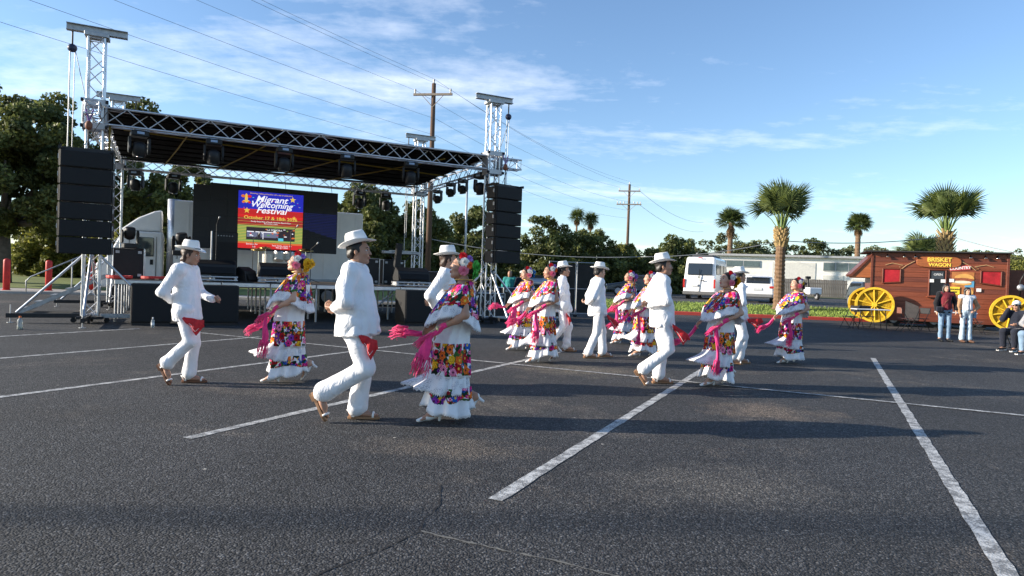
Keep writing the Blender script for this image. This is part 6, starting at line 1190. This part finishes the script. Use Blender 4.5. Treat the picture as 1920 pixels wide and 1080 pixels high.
def shoes(T, J, m, sole=None):
    for k in 'LR':
        h, t, n = (Vector(q) for q in J['foot' + k]); f = (t - h).normalized(); sd = SDF(); sd.cone(h + n * .035 - f * .015, h + f * .12 + n * .02, .045, .045, .02, fl=(*n, 1.0)); sd.cone(h + f * .1 + n * .012, t + f * .04 + n * .008, .046, .036, .02, fl=(*n, 1.3)); sh = sdf_obj('shoe', sd, .012, m, T)
        if sole: MB().tube([h - f * .05 - n * .012, h + f * .1 - n * .014, t + f * .06 - n * .014], [.035, .045, .035], 8).build('sole', sole, sh)
def long_hair(T, J, m=HAIR, L=.25, s=1.0):
    c, Q = Vector(J['head']), J['Q']; P = lambda x, y, z: c + Q @ Vector((x, y, z)); sd = SDF(); sd.ell(P(-.015, 0, .035), (.104, .088, .093), .01, 0, Q)
    for y in (-1, 1): sd.cone(P(-.02, y * .07, .0), P(.03, y * .085, -.12 - L), .035, .03, .04)
    sd.cone(P(-.07, 0, 0), P(-.085, 0, -.1 - L), .06, .06, .05, fl=(1, 0, 0, 1.4)); sd.ell(P(.125, 0, -.03), (.085, .062, .085), .015, 0, Q, 's'); sdf_obj('hair', sd, .012, m, T, folds(.004, 5, 30, 50))
FC_ = R(-100)
J = JS(elL=(.02, .27, 1.14), wrL=(.10, .25, .91), elR=(.03, -.27, 1.13), wrR=(.07, -.26, .88)); T = thing('person', 'woman in black blazer and jeans with crossbody bag before the wagon', 'person', (12.85, 19.75, 0), FC_)
sdf_obj('body', body(J, True), .012, SKL, T); face_bits(T, J['head'], J['Q'], 1, LIPR); long_hair(T, J, HAIR, .05); trousers(T, J, .013, DEN, .88, 4, .8, 'jeans'); shirt(T, J, -.10, .92, .013, MARO, 'top', 5, False, 0); shoes(T, J, BLACK)
sd = SDF(); g = lambda k: Vector(J[k]); sd.cone((-.04, .05, .80), (-.04, .05, 1.32), .155, .13, .04); sd.cone((-.04, -.05, .80), (-.04, -.05, 1.32), .155, .13, .04); sd.cone(g('shL'), g('shR'), .078, None, .04); sd.ell((.17, 0, 1.05), (.16, .05, .40), .02, op='s'); sd.cut((0, 0, .84), (0, 0, -1))
for k in 'LR': sd.cone(g('sh' + k), g('el' + k), .072, .062, .03); sd.cone(g('el' + k), g('el' + k).lerp(g('wr' + k), .75), .062, .055, .03)
sdf_obj('blazer', sd, .013, BLZ, T, folds(.006, 9)); MB().box((.14, -.20, .95), (.09, .2, .16)).build('handbag', NAVY, T, bevel=.03, seg=2); MB().tube([(.13, -.15, 1.03), (.15, 0, 1.22), (.02, .12, 1.45)], .007, 5).build('bag_strap', RUST, T)
J = JS(elL=(-.02, .34, 1.12), wrL=(.10, .17, .98), handL=((.5, -.7, -.2), (-.6, -.3, -.4), .4), elR=(0, -.24, 1.12), wrR=(.05, -.22, .88)); T = thing('person', 'girl in tan jacket and pale flared jeans, hand on hip', 'person', (13.38, 19.6, 0), FC_ + R(4)); T.scale = (.95,) * 3
sdf_obj('body', body(J, True), .012, SKL, T); face_bits(T, J['head'], J['Q'], 1, LIPN); long_hair(T, J, HAIR, .26); trousers(T, J, .013, DENL, .85, 6, 1.25, 'jeans'); shirt(T, J, -.12, 1.0, .013, WC, 'top', 7, False, 0); shoes(T, J, SOLEK)
sd = SDF(); g = lambda k: Vector(J[k]); sd.cone((-.06, .06, 1.0), (-.05, .05, 1.32), .13, .12, .04); sd.cone((-.06, -.06, 1.0), (-.05, -.05, 1.32), .13, .12, .04); sd.cone(g('shL'), g('shR'), .072, None, .04); sd.ell((.15, 0, 1.15), (.16, .07, .35), .02, op='s')
for k in 'LR': sd.cone(g('sh' + k), g('el' + k), .066, .058, .03); sd.cone(g('el' + k), g('el' + k).lerp(g('wr' + k), .9), .056, .045, .03)
sdf_obj('jacket', sd, .013, TANJ, T, folds(.006, 10)); MB().box((-.02, .24, .88), (.12, .1, .24)).build('shoulder_bag', DEN, T, bevel=.03, seg=2)
# seated spectators at the right edge
def seated(label, loc, rz, top, leg, shoe, hat=None, skin=SK, s=1.0, shorts=False, hands='lap', seed=1, band=None):
    J = JS(pelvis=(0, 0, .52), chest=(.02, 0, .82), neck=(.05, 0, 1.02), head=(.09, 0, 1.17), Q=head_rot(0, -6), shL=(.04, .18, .97), shR=(.04, -.18, .97), elL=(.12, .27, .74), wrL=(.34, .14, .70), elR=(.12, -.27, .74), wrR=(.34, -.14, .70), hipL=(.03, .10, .50), knL=(.44, .13, .50), anL=(.42, .13, .10), footL=((.37, .13, .03), (.60, .15, .03), (0, 0, 1)), hipR=(.03, -.10, .50), knR=(.44, -.13, .50), anR=(.40, -.13, .10), footR=((.35, -.13, .03), (.58, -.15, .03), (0, 0, 1)))
    if hands == 'up': J.update(elR=(.22, -.25, .80), wrR=(.22, -.12, 1.08), handR=((-.3, .4, .8), (-.6, 0, -.2), .5))
    T = thing('person', label, 'person', loc, rz, 'seated spectators'); T.scale = (s,) * 3; sdf_obj('body', body(J), .013, skin, T); face_bits(T, J['head'], J['Q'], 1, LIPN); mhair(T, J)
    sd = SDF(); g = lambda k: Vector(J[k]); sd.cone(g('hipL'), g('hipR'), .12, None, .03)
    for k in 'LR':
        sd.cone(g('hip' + k), g('kn' + k), .105, .085, .03)
        if not shorts: sd.cone(g('kn' + k), g('kn' + k).lerp(g('an' + k), .9), .083, .068, .03)
    sdf_obj('trousers' if not shorts else 'shorts', sd, .014, leg, T, folds(.006, seed)); shirt(T, J, .02, .46, .014, top, 'shirt', seed + 1, False, 1.0 if not shorts else .8); shoes(T, J, shoe, STRW)
    if hat:
        c, Q = Vector(J['head']), J['Q']; sd = SDF(); sd.ell(c + Q @ Vector((-.01, 0, .055)), (.108, .09, .085), .01, 0, Q); sd.cone(c + Q @ Vector((.08, 0, .062)), c + Q @ Vector((.17, 0, .05)), .055, .045, .02, fl=(0, 0, 1, 5)); sd.cut(c + Q @ Vector((0, 0, .03)), Q @ Vector((0, 0, -1))); sdf_obj('cap', sd, .010, hat, T)
    return T, J
RS = R(-150)
def chair_at(label, x, y): c = fchair(label, x, y, RS + R(90), BLACKM)
for (x, y, lab, top, leg, shoe, hat, kw) in [
    (13.15, 17.3, 'seated man in dark top and white cap with sunglasses, hand raised', NAVY, NAVY, BLACK, HATM, dict(hands='up', s=1.0)),
    (12.88, 16.3, 'seated person in dark cap and blue jeans holding a snack', GREYC, DEN, BLACK, NAVY, dict(skin=SKL)),
    (12.62, 15.65, 'seated person in grey shorts and black sneakers at the right edge', GREYC, GREYC, BLACK, None, dict(shorts=True, skin=SKL)),
    (12.45, 14.95, 'seated person in khaki trousers and red shoes, cropped by the right edge', GREYC, KHAKI, REDP, None, dict())]:
    T, J = seated(lab, (x, y, 0), RS, top, leg, shoe, hat, seed=int(x * 100) % 50, **kw); chair_at('dark folding chair under the ' + ' '.join(lab.split()[:5]), x - .02 * math.cos(RS), y - .02 * math.sin(RS))
    if 'sunglasses' in lab:
        for sy in (-1, 1): MB().ell((0, 0, 0), (.012, .024, .017), 8).build('sunglasses', BLACK, T, smooth=True, loc=Vector(J['head']) + J['Q'] @ Vector((.095, sy * .032, .01)))
    if 'snack' in lab: t = thing('snack_cup', 'paper cup with whipped snack held by the person in dark cap', 'cup', Vector((x, y, 0)) + Vector((.42 * math.cos(RS), .42 * math.sin(RS), .68))); MB().lathe([(.03, 0), (.045, .12), (.04, .12)], 12).build('cup', mat('paper_cup', (.7, .45, .3), .6), t, smooth=True); MB().ell((0, 0, .15), (.055, .055, .05), 10).build('topping', WHITEP, t, smooth=True)
# two people far behind at the left and crew behind the right tower
for (x, y, z, rz, lab, top, leg, hat) in [(-39.9, 53, .84, R(-80), 'distant person in dark clothes on the lawn at far left', NAVY, KHAKI, GREYC), (-39.0, 53, .84, R(-120), 'distant person in pale blue shirt and cap on the lawn at far left', GREYC, KHAKI, HATM), (.35, 24.8, 0, R(-60), 'crew member in dark clothes behind the mixing console', NAVY, NAVY, HATM), (-.1, 25.6, 0, R(-100), 'crew member in teal shirt beside the right tower', clothm('teal_shirt', (.03, .25, .24)), NAVY, None)]:
    J = JS(); T = thing('person', lab, 'person', (x, y, z), rz); sdf_obj('body', body(J), .018, SK, T); mhair(T, J, h=.016); trousers(T, J, .02, leg); shirt(T, J, 0, .84, .02, top, collar=False); shoes(T, J, BLACK)
    if hat: c = Vector(J['head']); sd = SDF(); sd.ell(c + Vector((-.01, 0, .055)), (.108, .09, .085), .01); sd.cone(c + Vector((.08, 0, .062)), c + Vector((.16, 0, .05)), .055, .045, .02, fl=(0, 0, 1, 5)); sd.cut(c + Vector((0, 0, .03)), (0, 0, -1)); sdf_obj('cap', sd, .015, hat, T)
